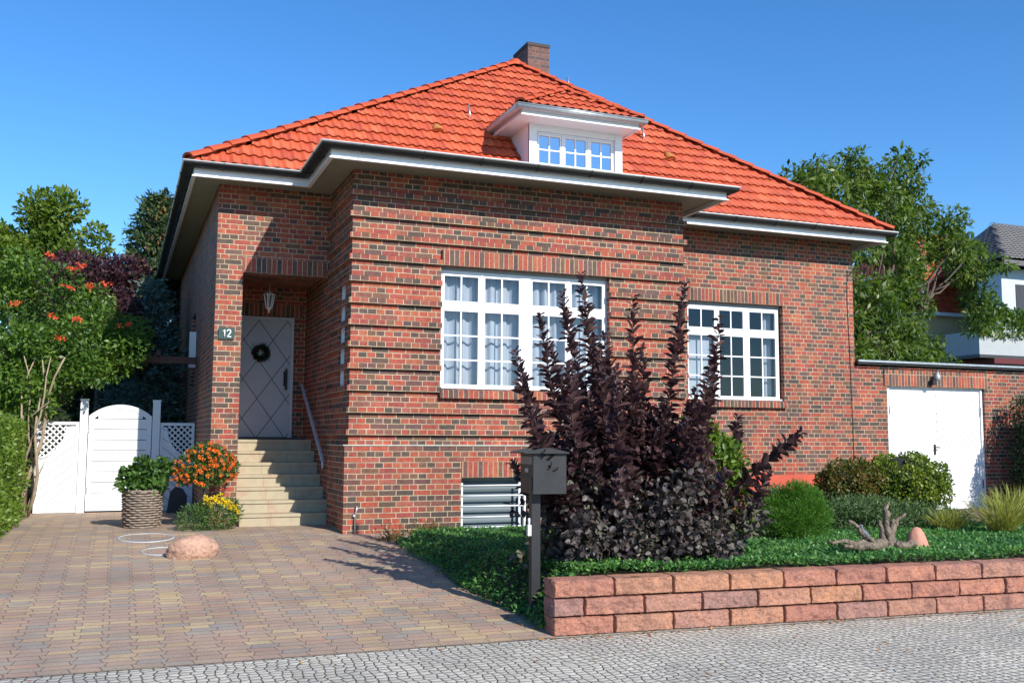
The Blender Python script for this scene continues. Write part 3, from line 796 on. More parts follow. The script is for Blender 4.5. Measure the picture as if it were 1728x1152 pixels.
def caps(m, a, b, step=.36, r=.125, lift=.035, seg=8, n=None, squash=.62):
    a = np.array(a, float); b = np.array(b, float); d = b-a; Ln = np.linalg.norm(d); d /= Ln
    side = np.cross(d, [0,0,1.0]); side /= np.linalg.norm(side); up = np.cross(side, d)
    k = int(Ln/step)+1
    for i in range(k):
        p0 = a+d*(i*step-.03); p1 = a+d*min((i+1)*step+.04, Ln+.05)
        vs = []; 
        for (p, rr, h) in ((p0, r*1.06, lift+.012), (p1, r*.90, lift-.006)):
            for q in range(seg+1):
                t = PI*q/seg; vs.append(p+side*rr*math.cos(t)+up*(h+rr*squash*math.sin(t)-.02))
        for q in range(seg+1):   # thickness at the open end
            t = PI*q/seg; vs.append(p0+side*(r-.018)*math.cos(t)+up*(lift-.006+(r-.02)*squash*math.sin(t)-.02))
        s1 = seg+1
        fs = [(q, q+1, s1+q+1, s1+q) for q in range(seg)]+[(q, 2*s1+q, 2*s1+q+1, q+1) for q in range(seg)]
        m.mesh(vs, fs, 0, False)
m = MB()
for c, t in (((EX0,EY0,EZ),AP),((EX1,EY0,EZ),AP),((EX0,EY1,EZ),AB),((EX1,EY1,EZ),AB)): caps(m, np.array(c)+[0,0,.03], t)
caps(m, AP, AB)
m.lathe((EX0+.06, EY0+.06, EZ+.01), [(.0,.10),(.07,.085),(.11,.04),(.12,.0)], 12)
m.lathe((AP[0], AP[1], AP[2]), [(.0,.11),(.1,.09),(.16,.03),(.18,-.05)], 12)
m.build('ridge_caps', TILE, roof)
# chimney
m = MB(); cx0, cx1, cy0, cy1 = 7.83, 8.33, 19.0, 19.8
m.box(cx0, cx1, cy0, cy1, 8.3, 10.08); ch = m.build('chimney', CHIM, roof)
m = MB(); m.box(cx0-.015, cx1+.015, cy0-.015, cy1+.015, 10.08, 10.15); m.build('chimney_cap', plain('chimney_cap', (.06,.045,.045), None, 9, .8), ch)
# vent tiles and snow hooks on the front slope
def rp(x, y): return np.array([x, y, EZ+(y-EY0)*(AP[2]-EZ)/(AP[1]-EY0)])
for (x, y) in ((4.89, 15.93), (9.46, 15.95)):
    m = MB(); c = rp(x, y)
    vs = []; fs = []
    for i in range(7):
        for j in range(9):
            t = PI*j/8; f = i/6; rr = .085*math.sin(PI/2*min(1, 1.25-f))
            vs.append(c+np.array([rr*1.1*math.cos(t)-.01, 0, 0])+np.array([0,.707,.707])*(-.11+f*.24)+np.array([0,-.707,.707])*(.045+.75*rr*math.sin(t)))
    for i in range(6):
        for j in range(8): fs.append((i*9+j, i*9+j+1, (i+1)*9+j+1, (i+1)*9+j))
    fs.append(tuple(range(9)))
    m.mesh(vs, fs, 0, True); m.build('vent_tile', TERRA, roof)
for (x, y) in ((5.59, 16.34), (9.13, 16.37), (8.16, 17.7)):
    m = MB(); c = rp(x, y); m.tube([c+[0,-.02,.0], c+[.02,-.03,.08], c+[.0,0,.26]], .018, 6); m.build('roof_hook', STEEL, roof)

# dormer -------------------------------------------------
DX0, DX1, DY = 6.23, 7.985, 15.05
m = MB()
rz = lambda y: rp(0, y)[2]
zt = 6.985
for x in (DX0, DX1):
    yb = EY0+(zt-EZ)*(AP[1]-EY0)/(AP[2]-EZ)+.1
    m.poly([(x, DY, rz(DY)-.05), (x, yb, rz(yb)-.03), (x, yb, zt), (x, DY, zt)])
m.box(DX0, DX0+.135, DY-.012, DY+.03, rz(DY)-.1, zt); m.box(DX1-.135, DX1, DY-.012, DY+.03, rz(DY)-.1, zt)
m.box(DX0+.135, DX1-.135, DY-.006, DY+.03, 6.87, zt)
dm = m.build('dormer', WHITE, roof)
a, b = DX0+.135, DX1-.135; w3 = (b-a-.06-.08)/3
cs = [(a+.03+i*(w3+.04), a+.03+i*(w3+.04)+w3) for i in range(3)]
make_dw = make_window(a, b, 6.02, 6.868, DY+.035, cs, None, [(cs[0][1], cs[1][0]), (cs[1][1], cs[2][0])], (2,1), (2,3), None, fw=.03, glass=GLASSD, name='dormer_window', sill=False, parent=roof, swid=.026)
m = MB(); m.box(a-.02, b+.02, DY+.3, DY+.32, 5.9, zt); m.build('dormer_reflection_panel', plain('dormer_sky_reflection', (.05,.09,.20), (.04,.07,.16), 2, .8), roof)  # added panel behind the panes, sky reflection put into its blue colour
DE = [(5.93,16.2),(5.93,14.62),(8.09,14.62),(8.09,16.2)]
m = MB(); m.poly([(5.93,14.62,6.982),(8.09,14.62,6.982),(8.09,16.2,6.982),(5.93,16.2,6.982)]); m.build('dormer_soffit', WHITE, roof)
m = MB(); m.sweep(DE, [(-.02,6.962),(-.02,7.09),(0,7.09),(0,6.985),(.02,6.985),(.02,6.962),(-.02,6.962)], closed=False); m.build('dormer_fascia', FRAMEW, roof)
m = MB(); gp = [(.004,7.11)]+[(.062-.056*math.cos(t), 7.085-.056*math.sin(t)) for t in np.linspace(0, PI, 9)]+[(.118,7.112)]+[(.118+.012*math.cos(t), 7.114+.012*math.sin(t)) for t in np.linspace(PI, -PI, 7)]
m.sweep(DE, gp, closed=False, smooth=True)
m.build('dormer_gutter', ZINC, roof)
dE = (5.88, 8.14, 14.57); dz = 7.125; DP = np.array([7.01, 15.35, 7.74])
def dpl(P, Q, R1, R2, W=None):
    P, Q, R1, R2 = (np.array(q, float) for q in (P, Q, R1, R2)); U = Q-P; W = np.linalg.norm(U); U /= W; d = R1-P; S = d-U*(d@U); Ls = np.linalg.norm(S); S /= Ls
    u1 = (R1-P)@U; u2 = (R2-P)@U
    return tile_plane(P, U, S, Ls, lambda s: u1*s/Ls, lambda s: W+(u2-W)*s/Ls, expo=.25)
bk = (7.01, 16.75, 7.74)
yb = 16.2
tiles_obj('dormer_roof', [dpl((dE[0],dE[2],dz),(dE[1],dE[2],dz),DP,DP), dpl((dE[0],yb,dz),(dE[0],dE[2],dz),bk,DP), dpl((dE[1],dE[2],dz),(dE[1],yb,dz),DP,bk)], roof)
m = MB(); m.poly([(dE[0],dE[2],dz-.01),(dE[1],dE[2],dz-.01),tuple(DP-[0,0,.01])]); m.poly([(dE[0],dE[2],dz-.01),(dE[0],yb,dz-.01),(7.01,16.75,7.73),tuple(DP-[0,0,.01])]); m.poly([(dE[1],dE[2],dz-.01),(dE[1],yb,dz-.01),(7.01,16.75,7.73),tuple(DP-[0,0,.01])])
m.build('dormer_boarding', DARK, roof)
m = MB(); caps(m, (dE[0]+.02,dE[2]+.02,dz+.02), DP, .34, .10); caps(m, (dE[1]-.02,dE[2]+.02,dz+.02), DP, .34, .10); caps(m, DP, bk, .34, .10); m.build('dormer_caps', TILE, roof)
m = MB(); m.obox((5.80,16.18,7.13), (.14,0,0), (0,.10,.05), (0,-.006,.012)); m.build('flashing', SLATE, roof)

# tap pipe beside the bay corner, lightning wire on the right wing
m = MB(); m.tube([(3.045,13.50,.40),(3.045,13.50,.66),(3.06,13.50,.70),(3.065,13.50,.77)], .014, 8); m.tube([(3.03,13.50,.62),(3.03,13.54,.66)], .02, 8); m.build('standpipe', STEEL, house)
m = MB(); wz = [(12.93,15.19,4.95),(12.90,15.185,4.4),(12.93,15.19,3.4),(12.95,15.185,2.2),(12.96,15.185,1.3)]
m.tube(wz, .006, 5); m.tube([(12.96,15.18,4.85),(13.02,15.17,4.92),(13.05,15.15,4.93)], .008, 5); m.build('lightning_wire', GUTTER, house)

# ------------------------------------------------------------------ things at the door
ln = empty('lantern', (2.18,16.2,3.86), 'white hanging lantern on a thin chain in the entrance porch', 'lantern')
m = MB(); m.tube([(2.18,16.2,4.04),(2.18,16.2,4.25)], .006, 5); m.build('chain', STEEL, ln)
LW = plain('lantern_white', (.72,.72,.68), None, 8, .4)
m = MB()
m.lathe((2.18,16.2,3.86), [(.0,.19),(.02,.18),(.03,.165),(.055,.15),(.105,.13),(.11,.12),(.095,.118)], 6)
for k in range(6):
    t = 2*PI*k/6; m.bar((2.18+.085*math.cos(t),16.2+.085*math.sin(t),3.98),(2.18+.045*math.cos(t),16.2+.045*math.sin(t),3.77), .013)
m.lathe((2.18,16.2,3.86), [(.06,-.085),(.055,-.10),(.03,-.12),(.015,-.14),(.02,-.16),(.0,-.18)], 6)
m.build('frame', LW, ln)
m = MB(); m.lathe((2.18,16.2,3.86), [(.075,.115),(.042,-.085)], 6); m.build('glass', glass_mat('lantern_glass', .12, (.8,.8,.8)), ln)

t = np.linspace(0, 2*PI, 900); wp = np.stack([2.20+.10*np.cos(t)+rng.normal(size=900)*.022, 17.185+rng.normal(size=900)*.012, 3.12+.10*np.sin(t)+rng.normal(size=900)*.022], 1)
wr = empty('door_wreath', (2.20,17.2,3.12), 'dark green wreath hanging on the front door', 'wreath')
leaf_mesh('foliage', wp, rng.normal(size=(900,3))+[0,-.4,0], rng.normal(size=(900,3)), .045, .02, foliage('wreath_green', [(.012,.022,.012),(.03,.05,.02)], .5, .1), wr)
m = MB(); m.tube([(2.20+.1*math.cos(a_),17.2,3.12+.1*math.sin(a_)) for a_ in np.linspace(0, 2*PI, 20)], .012, 6); m.build('ring', BARK, wr)

sg = empty('house_number_sign', (1.435,15.19,3.225), 'small dark green enamel plate reading 12 on the entrance pillar', 'sign')
m = MB(); w_, h_ = .115, .088; ol = []
for cx, cz, a0 in ((1.435+w_-.02,3.225+h_-.02,0),(1.435-w_+.02,3.225+h_-.02,PI/2),(1.435-w_+.02,3.225-h_+.02,PI),(1.435+w_-.02,3.225-h_+.02,3*PI/2)):
    for k in range(5): ol.append((cx+.02*math.cos(a0+k*PI/8), cz+.02*math.sin(a0+k*PI/8)))
m.prism(ol, 15.165, 15.197); m.build('plate', SIGN, sg)
m = MB(); yy = 15.158
def stroke(pts, w=.0105): 
    m.tube([(1.435+x, yy, 3.225+z) for x, z in pts], w, 6)
stroke([(-.062,.018),(-.030,.052),(-.030,-.055)])
stroke([(.006,.022),(.010,.042),(.030,.054),(.052,.044),(.056,.022),(.044,-.005),(.006,-.052)]); stroke([(.006,-.052),(.066,-.052)])
m.build('numerals', WHITE, sg)

# ------------------------------------------------------------------ GARAGE
gar = empty('brick_garage', (15.5,17,.33), 'flat roofed brick garage with white double doors right of the house', 'garage')
m = MB(); GD = (13.83, 16.32, .2, 2.742, .12)
wall_sheet(m, 'y', 15.22, 13.052, 19.2, .1, 3.10, [GD]); wall_sheet(m, 'x', 19.2, 15.22, 21, .1, 3.1); wall_sheet(m, 'y', 21, 13.06, 19.2, .1, 3.1)
m.build('wall', BRICK, gar)
m = MB(); m.box(13.75, 16.40, 15.20, 15.218, 2.745, 3.06); m.build('lintel', SOLD, gar, vshift=-2.745+.0)
m = MB(); m.box(13.055, 19.25, 15.19, 15.30, 3.085, 3.115); m.build('brick_cornice', BRICK, gar)
m = MB(); m.box(13.055, 19.3, 15.12, 21.1, 3.14, 3.205); m.build('flat_roof', GUTTER, gar)
m = MB(); m.box(13.055, 19.3, 15.095, 15.13, 3.185, 3.222); m.build('roof_edge_strip', ZINC, gar)
m = MB(); m.box(GD[0]+.003, GD[0]+.09, 15.27, 15.36, .3, 2.70); m.box(GD[1]-.06, GD[1]-.003, 15.27, 15.36, .3, 2.70); m.box(GD[0]+.003, GD[1]-.003, 15.27, 15.36, 2.70, 2.74)
m.build('door_frame', WHITE, gar)
xm = 15.06
for (a, b, up, lo_) in ((GD[0]+.095, xm-.004, 'l', 'r'), (xm+.004, GD[1]-.065, 'r', 'l')):
    m = MB(); m.box(a, b, 15.30, 15.34, .345, 2.695)
    dl = m.build('garage_door', WHITE, gar)
    mid = 1.55
    m = MB(); m.box(a+.05, b-.05, 15.29, 15.299, mid+.03, 2.64); m.build('upper_boards', DIAG_R if up == 'r' else DIAG_L, dl)
    m = MB(); m.box(a+.05, b-.05, 15.29, 15.299, .50, mid-.03); m.build('lower_boards', DIAG_R if lo_ == 'r' else DIAG_L, dl)
    hx = a-.01 if up == 'l' else b+.0
    for zz in (.75, 2.2): m = MB(); m.box(hx-.012, hx+.016, 15.27, 15.30, zz, zz+.16); m.build('hinge', STEEL, dl)
m = MB(); m.box(xm-.035, xm+.0, 15.275, 15.30, 1.42, 1.62); m.tube([(xm-.02,15.27,1.56),(xm-.02,15.235,1.56),(xm+.07,15.235,1.555)], .011, 8); m.build('handle', plain('brass_handle', (.10,.055,.03), None, 8, .4, metal=.6), gar)
fl = empty('wall_lamp', (14.93,15.1,2.95), 'small grey bulkhead lamp with a black sensor over the garage doors', 'lamp')
m = MB(); m.lathe((14.98,15.10,2.90), [(.0,.12),(.04,.11),(.06,.06),(.065,0),(.05,-.03),(.0,-.04)], 12); m.tube([(15.0,15.11,2.98),(15.05,15.15,3.06)], .02, 8); m.build('lamp_head', ZINC, fl)
m = MB(); m.obox((14.90,15.13,2.83), (.045,0,0), (0,.05,0), (0,0,.05)); m.tube([(14.93,15.12,2.85),(14.97,15.12,2.9)], .015, 6); m.build('sensor', BLACK, fl)
m = MB(); m.tube([(13.06,15.2,5.0),(13.3,15.6,5.13),(13.67,16.0,5.4),(18,24,8.0),(24,36,10.0)], .009, 5)
tag(m.build('overhead_cable', STEEL), 'thin grey cable running from the right corner of the brick house into the walnut tree', 'cable')

# ------------------------------------------------------------------ BLOCK WALL
def block_wall():
    V = []; F = []; Rn = []
    a = -.0629; cosA = 1/math.sqrt(1+a*a); d = np.array([cosA, a*cosA, 0]); nrm = np.array([a*cosA, -cosA, 0]); o = np.array([3.545, 7.985, 0.])
    H = .161
    for c in range(3):
        x = 0.0; first = True
        while x < 11:
            w = .573 if not (c == 1 and first) else .29
            first = False
            gx, gzz, gy = int(w/.016), 10, 6
            idx = {}
            seed = random.random()*50; tone = random.random(); dp = random.uniform(-.006, .006)
            def P(i, j, k):
                key = (i, j, k)
                if key in idx: return idx[key]
                u = i/gx*w; z = j/gzz*H; q = k/gy*.25
                # round the arrises
                e = .010
                fx = min(u, w-u); fz = min(z, H-z); fq = min(q, .25-q)
                inx = -1 if u > w/2 else 1; inz = -1 if z > H/2 else 1
                uu = u + inx*(.0045 + (e if (fz < 1e-6 or fq < 1e-6) and fx < 1e-6 else 0)*.7) * (1 if fx < 1e-6 else 0)
                zz = z + inz*(.003 + (e if (fq < 1e-6) else 0)*.8) * (1 if fz < 1e-6 else 0)
                p = o + d*(x+uu) + nrm*(-q+dp) + np.array([0,0,c*H+zz])
                edge_ = (fx < 1e-6) + (fz < 1e-6)
                if k == 0:
                    n1 = mnoise.noise(Vector((u*9+seed, z*11, seed*3)))*.016 + mnoise.noise(Vector((u*26+seed, z*30, seed)))*.010 + mnoise.noise(Vector((u*60+seed, z*64, seed)))*.006
                    p = p + nrm*(n1 + .010 - .008*edge_)
                elif i == 0:
                    n1 = mnoise.noise(Vector((q*12+seed, z*14, seed*2)))*.014+mnoise.noise(Vector((q*40+seed, z*40, seed*2)))*.008
                    p = p - d*(n1+.004) if x == 0 else p
                elif j == gzz:
                    p = p + np.array([0,0,mnoise.noise(Vector((u*8+seed, q*9, 1)))*.005])
                idx[key] = len(V); V.append(tuple(p)); return idx[key]
            def quad(*q): F.append(q); Rn.append(tone)
            for i in range(gx):
                for j in range(gzz):
                    quad(P(i,j,0), P(i+1,j,0), P(i+1,j+1,0), P(i,j+1,0)); quad(P(i,j,gy), P(i,j+1,gy), P(i+1,j+1,gy), P(i+1,j,gy))
                for k in range(gy):
                    quad(P(i,gzz,k), P(i+1,gzz,k), P(i+1,gzz,k+1), P(i,gzz,k+1)); quad(P(i,0,k), P(i,0,k+1), P(i+1,0,k+1), P(i+1,0,k))
            for j in range(gzz):
                for k in range(gy):
                    quad(P(0,j,k), P(0,j+1,k), P(0,j+1,k+1), P(0,j,k+1)); quad(P(gx,j,k), P(gx,j,k+1), P(gx,j+1,k+1), P(gx,j+1,k))
            x += w
    me = bpy.data.meshes.new('block_wall'); me.from_pydata(V, [], F)
    at = me.attributes.new('rnd', 'FLOAT', 'FACE'); at.data.foreach_set('value', Rn); me.polygons.foreach_set('use_smooth', [False]*len(F)); me.update()
    return link('garden_wall', me, BLOCK)
tag(block_wall(), 'low retaining wall of three courses of pink split-face blocks along the pavement', 'garden wall')

# ------------------------------------------------------------------ MAILBOX
mb = empty('mailbox', (3.65,8.66,.1), 'black box mailbox with a pitched lid on a square post by the driveway', 'mailbox')
th = math.radians(-4); c0, s0_ = math.cos(th), math.sin(th)
def mp(x, y, z): return (3.695+x*c0-y*s0_, 8.66+x*s0_+y*c0, z)
def rbox(m, x0, x1, y0, y1, z0, z1):
    vs = [mp(x,y,z) for z in (z0,z1) for y in (y0,y1) for x in (x0,x1)]
    m.mesh(vs, [(0,2,3,1),(4,5,7,6),(0,1,5,4),(1,3,7,5),(3,2,6,7),(2,0,4,6)])
m = MB(); rbox(m, -.085, .0, -.05, .035, .0, 1.20); m.build('post', BLACK, mb)
m = MB(); rbox(m, -.118, .205, -.19, .19, 1.19, 1.555); bx = m.build('box', BLACK, mb)
m = MB()
ol = [(-.215,1.560),(.225,1.560),(.225,1.572),(.04,1.612),(-.03,1.612),(-.215,1.572)]
vs = [mp(x, -.225, z) for x, z in ol]+[mp(x, .225, z) for x, z in ol]
m.mesh(vs, [tuple(range(6)), tuple(range(6,12))[::-1]]+[(i,6+i,6+(i+1)%6,(i+1)%6) for i in range(6)]); m.build('lid', BLACK, mb)
m = MB(); rbox(m, -.124, -.118, -.17, .17, 1.46, 1.53); m.build('letter_flap', plain('flap_grey', (.13,.13,.13), None, 9, .35), bx)
m = MB(); rbox(m, -.124, -.118, -.045, .035, 1.385, 1.42); m.build('nameplate', plain('nameplate', (.45,.45,.42), None, 9, .4), bx)
m = MB(); rbox(m, -.124, -.118, -.16, .16, 1.22, 1.345); m.build('door', BLACK, bx)
m = MB(); rbox(m, -.118, -.086, -.045, -.0, .80, .90); m.tube([mp(-.1,-.02,.9), mp(-.1,-.02,.96)], .012, 6); m.build('utility_tag', WHITE, mb)

# ------------------------------------------------------------------ GATE AND FENCE PANELS
GY = 18.3
def arc(x0, x1, zs, zt, n=16):
    c = (x0+x1)/2; h = zt-zs; w = (x1-x0)/2; Rr = (w*w+h*h)/(2*h); zc = zt-Rr
    a = math.asin(w/Rr); return [(c+Rr*math.sin(t), zc+Rr*math.cos(t)) for t in np.linspace(-a, a, n)]
for (x, lab) in ((-.545, 'white square gate post at the left of the arched gate'), (.605, 'white square gate post at the right of the arched gate, partly in shade')):
    m = MB(); m.box(x-.062, x+.062, GY-.06, GY+.06, .40, 2.30); m.box(x-.07, x+.07, GY-.07, GY+.07, 2.30, 2.325)
    tag(m.build('gate_post', WHITE), lab, 'gate post', 'posts of the white gate')
gt_ = empty('garden_gate', (.03,GY,.42), 'white wooden arched gate of horizontal boards beside the house', 'gate')
x0, x1 = -.47, .53
top = arc(x0, x1, 2.04, 2.235); inn = arc(x0+.075, x1-.075, 1.985, 2.165)
m = MB()
m.box(x0, x0+.075, GY-.035, GY+.02, .45, 2.0); m.box(x1-.075, x1, GY-.035, GY+.02, .45, 2.0); m.box(x0+.075, x1-.075, GY-.034, GY+.02, .45, .57)
for (a, b, c, d) in zip(top, top[1:], inn, inn[1:]): m.prism([a, b, d, c], GY-.034, GY+.02)
m.prism([(x0,2.0),top[0],inn[0],(x0+.075,2.0)], GY-.0345, GY+.02); m.prism([(x1,2.0),top[-1],inn[-1],(x1-.075,2.0)][::-1], GY-.0345, GY+.02)
m.build('frame', WHITE, gt_)
m = MB(); z = .575; k = 0
def arcz(x):
    return np.interp(x, [p[0] for p in inn], [p[1] for p in inn])
while z < 2.15:
    z2 = z+.178
    xsl = np.linspace(x0+.076, x1-.076, 13)
    up_ = [(x, min(z2-.010, arcz(x)+.02)) for x in xsl if arcz(x)+.02 > z+.01]
    if len(up_) > 2: m.prism([(up_[0][0], z), (up_[-1][0], z)]+up_[::-1], GY-.022, GY+.0)
    z = z2
m.build('board_panel', WHITE, gt_)
m = MB(); m.box(x1-.06, x1-.02, GY-.046, GY-.036, 1.10, 1.38); m.tube([(x1-.04,GY-.05,1.26),(x1-.04,GY-.09,1.26),(x1-.16,GY-.09,1.26)], .011, 8); m.build('handle', BLACK, gt_)
for zz in (.75, 1.75): m = MB(); m.box(x0-.02, x0+.02, GY-.05, GY-.036, zz, zz+.1); m.build('hinge', STEEL, gt_)
def fence_panel(xo, xi, mat, label):
    """xo outer edge (lattice corner), xi inner edge beside the gate post"""
    fp = empty('fence_panel', ((xo+xi)/2, GY, .42), label, 'fence panel', 'white fence panels beside the gate')
    s = 1 if xi > xo else -1; z0, z1 = .43, 1.935
    rad = .47; W = abs(xi-xo)
    pts = [(xi, z0), (xo, z0), (xo, z1-.60)]
    for t in np.linspace(0, PI/2, 10): pts.append((xo+s*(.02+.44*math.sin(t)), z1-.60+.52*(1-math.cos(t))))
    pts += [(xi, z1-.06)]
    if s < 0: pts = pts[::-1]
    m = MB(); m.prism(pts, GY-.012, GY+.012); m.build('board_panel', mat, fp)
    m = MB(); xa, xb = min(xo, xi), max(xo, xi)
    m.box(xa, xb, GY-.03, GY+.02, z1-.05, z1); m.box(xi-.045 if s > 0 else xi, xi if s > 0 else xi+.045, GY-.029, GY+.02, z0, z1-.05); m.box(xo if s > 0 else xo-.04, xo+.04 if s > 0 else xo, GY-.029, GY+.02, z0, z1-.05)
    m.box(xa+.045, xb-.045, GY-.028, GY+.02, z0, z0+.05)
    cur = [(xo+s*(.02+.44*math.sin(t)), GY-.01, z1-.60+.52*(1-math.cos(t))) for t in np.linspace(0, PI/2, 10)]
    m.tube(cur, .022, 6); m.build('frame', WHITE, fp)
    m = MB()
    # lattice slats in the outer corner, clipped to the area above the curve
    def inside(x, z):
        q = (x-xo)*s
        if q < 0.03 or q > .46 or z > z1-.05: return False
        zc = z1-.60+.52*(1-math.cos(math.asin(min(1, max(0, (q-.02)/.44)))))
        return z > zc
    for sg_ in (1, -1):
        for kk in range(-8, 14):
            seg = []
            for t in np.linspace(0, 1.3, 80):
                x = xa+t*.7; zz = z1-.62 + kk*.10 + sg_*(t*.7)
                if inside(x, zz): seg.append((x, GY-.004+.008*sg_, zz))
            if len(seg) > 2: m.bar(seg[0], seg[-1], .008, .024)
    m.build('lattice', WHITE, fp)
fence_panel(-1.26, -.615, PANEL_L, 'white fence panel with lattice corner left of the gate, behind vine stems')
fence_panel(1.24, .675, PANEL_R, 'white fence panel with lattice corner right of the gate, behind the orange flowers')

# ------------------------------------------------------------------ PLANTERS AND FLOWERS BY THE GATE
bk_ = empty('wicker_basket', (.36,15.15,.42), 'grey brown wicker basket planter standing on the drive', 'planter')
m = MB(); bc = (.36,15.15)
for rrow in range(15):
    z = .44+rrow*.034; R0 = .235+.03*(rrow/14)**.7
    m.tube([(bc[0]+(R0+.014*math.sin(11*t+rrow*PI))*math.cos(t), bc[1]+(R0+.014*math.sin(11*t+rrow*PI))*math.sin(t), z+.003*math.sin(5*t+rrow)) for t in np.linspace(0, 2*PI, 89)], .0145, 5, cap=False)
for t in np.linspace(0, 2*PI, 40):
    m.tube([(bc[0]+.272*math.cos(t)+.004*math.sin(9*t), bc[1]+.272*math.sin(t), .925+.014*math.sin(10*t)), (bc[0]+.272*math.cos(t+.22), bc[1]+.272*math.sin(t+.22), .945-.014*math.sin(10*t))], .014, 5)
m.build('weave', plain('wicker', (.33,.26,.20), (.18,.135,.105), 25, .7, .003, 80), bk_)
m = MB()
for t in np.linspace(0, 2*PI, 23)[:-1]: m.tube([(bc[0]+.236*math.cos(t), bc[1]+.236*math.sin(t), .43), (bc[0]+.266*math.cos(t), bc[1]+.266*math.sin(t), .95)], .008, 5)
m.lathe((bc[0],bc[1],0), [(.22,.43),(.25,.92)], 22); m.build('stakes', plain('wicker_dark', (.07,.05,.04), None, 20, .8), bk_)
m = MB(); m.lathe((bc[0],bc[1],0), [(.26,.90),(.0,.92)], 20); m.build('soil', SOIL, bk_)
G1 = foliage('fresh_green_leaf', [(.035,.075,.015),(.07,.15,.03),(.12,.22,.045)], .45, .3)
pl = empty('potted_plant', (.36,15.15,.9), 'leafy bright green plant growing in the wicker basket', 'plant')
crown('foliage', [((.22,15.1,1.12),(.20,.16,.14),260), ((.45,15.15,1.14),(.22,.18,.18),300), ((.62,15.2,1.24),(.16,.14,.14),160), ((.35,15.1,1.27),(.14,.12,.10),140), ((.18,15.05,1.0),(.17,.13,.08),150), ((.5,15.0,1.0),(.16,.13,.08),120)], .085, .55, G1, pl, up=.3, big=True)
m = MB()
for q in ((.2,15.1,1.1),(.45,15.15,1.15),(.62,15.2,1.22),(.35,15.1,1.26)): m.tube([(.36,15.15,.9), q], [.012,.005], 5)
m.build('stem', VINEB, pl)

FG = foliage('lantana_leaf', [(.03,.065,.014),(.055,.11,.022),(.09,.16,.03)], .45, .3)
ORF = foliage('orange_petal', [(.75,.15,.02),(.85,.22,.03),(.80,.30,.04),(.82,.12,.03)], .5, .3)
YEF = foliage('yellow_petal', [(.80,.58,.02),(.85,.68,.04)], .5, .3)
def petals(name, centres, mat, parent, r=.022, n=16, ln_=.022):
    c = np.repeat(np.array(centres), n, axis=0); d = unit(rng.normal(size=c.shape)+[0,-.3,.4])
    return leaf_mesh(name, c+d*r*.5, unit(d+rng.normal(size=c.shape)*.5), d, ln_, ln_*.9, mat, parent)
la = empty('lantana_standard', (1.16,14.78,.42), 'ball of orange lantana blossom on a stem beside the entrance pillar', 'flowering plant')
lc = [((1.02,14.7,1.28),(.26,.24,.20),900), ((1.33,14.75,1.33),(.25,.22,.20),900), ((1.18,14.7,1.47),(.24,.2,.14),600), ((1.2,14.65,1.15),(.30,.22,.15),800), ((.88,14.75,1.15),(.15,.15,.14),250), ((1.5,14.75,1.25),(.13,.14,.14),250)]
crown('foliage', lc, .05, .5, FG, la, up=.2)
fc = []
for i in range(150):
    c, r, n = lc[rng.integers(len(lc))]; d = unit(rng.normal(size=(1,3))+[[0,-.7,.15]])[0]; fc.append(np.array(c)+d*np.array(r)*1.08)
petals('blossoms', fc, ORF, la, .020, 18, .024)
m = MB(); m.tube([(1.17,14.8,.42),(1.16,14.78,.9),(1.17,14.75,1.3)], [.022,.018,.01], 8); m.build('stem', BARK, la)
yb_ = empty('yellow_daisy_bush', (1.22,14.42,.42), 'low mound of fine green leaves with yellow daisies at the foot of the pillar', 'flowering plant')
yc = [((1.05,14.4,.55),(.30,.24,.24),1500), ((1.3,14.42,.60),(.30,.24,.26),1500), ((1.47,14.5,.66),(.2,.2,.2),700)]
crown('foliage', yc, .05, .25, foliage('fine_green_leaf', [(.035,.08,.02),(.07,.14,.03),(.11,.19,.05)], .5, .3), yb_, up=.5, zmin=.43)
fy = []
for i in range(110):
    x = 1.12+.5*rng.random()**.8; z = .83-.65*max(0, x-1.34)+rng.normal()*.035; fy.append((x, 14.28+.10*rng.random()+.1*abs(x-1.3), z))
petals('blossoms', fy, YEF, yb_, .010, 10, .02)
m = MB(); m.tube([(1.22,14.42,.40),(1.2,14.4,.6)], [.02,.01], 6); m.build('stem', BARK, yb_)
m = MB(); m.prism([(.80,.43),(1.12,.43),(1.12,.70),(1.05,.83),(.93,.86),(.85,.78)], 17.7, 17.76)
tag(m.build('slate_slab', SLATE), 'dark rounded slate slab leaning in front of the right fence panel', 'slab')

# ------------------------------------------------------------------ STONES, DRIFTWOOD, COVERS
def rock(name, c, r, mat, seed=0, amp=.18, flat=-.3, sub=4):
    bm = bmesh.new(); bmesh.ops.create_icosphere(bm, subdivisions=sub, radius=1.0)
    for v in bm.verts:
        p = v.co.copy(); n = mnoise.fractal(p*1.1+Vector((seed, seed*2, 0)), .9, 2.0, 4)*amp
        p = p*(1+n+mnoise.noise(p*6+Vector((seed,0,0)))*.02)
        if p.z < flat: p.z = flat+(p.z-flat)*.15
        v.co = Vector((c[0]+p.x*r[0], c[1]+p.y*r[1], c[2]+(p.z-flat)*r[2]))
    for f in bm.faces: f.smooth = True
    me = bpy.data.meshes.new(name); bm.to_mesh(me); bm.free()
    return link(name, me, mat)
tag(rock('boulder', (.86,12.32,.29), (.285,.2,.175), GRANITE, 12, .13, -.5, 5), 'flat pinkish granite boulder lying on the drive', 'boulder')
tag(rock('round_stone', (8.16,8.60,.46), (.125,.12,.27), PINKST, 8, .06, -.1), 'smooth pink standing stone behind the driftwood', 'stone')
tag(rock('small_stone', (4.62,13.35,.33), (.085,.08,.07), PALEST, 5, .1, -.4, 3), 'small pale stone at the corner of the cellar window', 'stone')
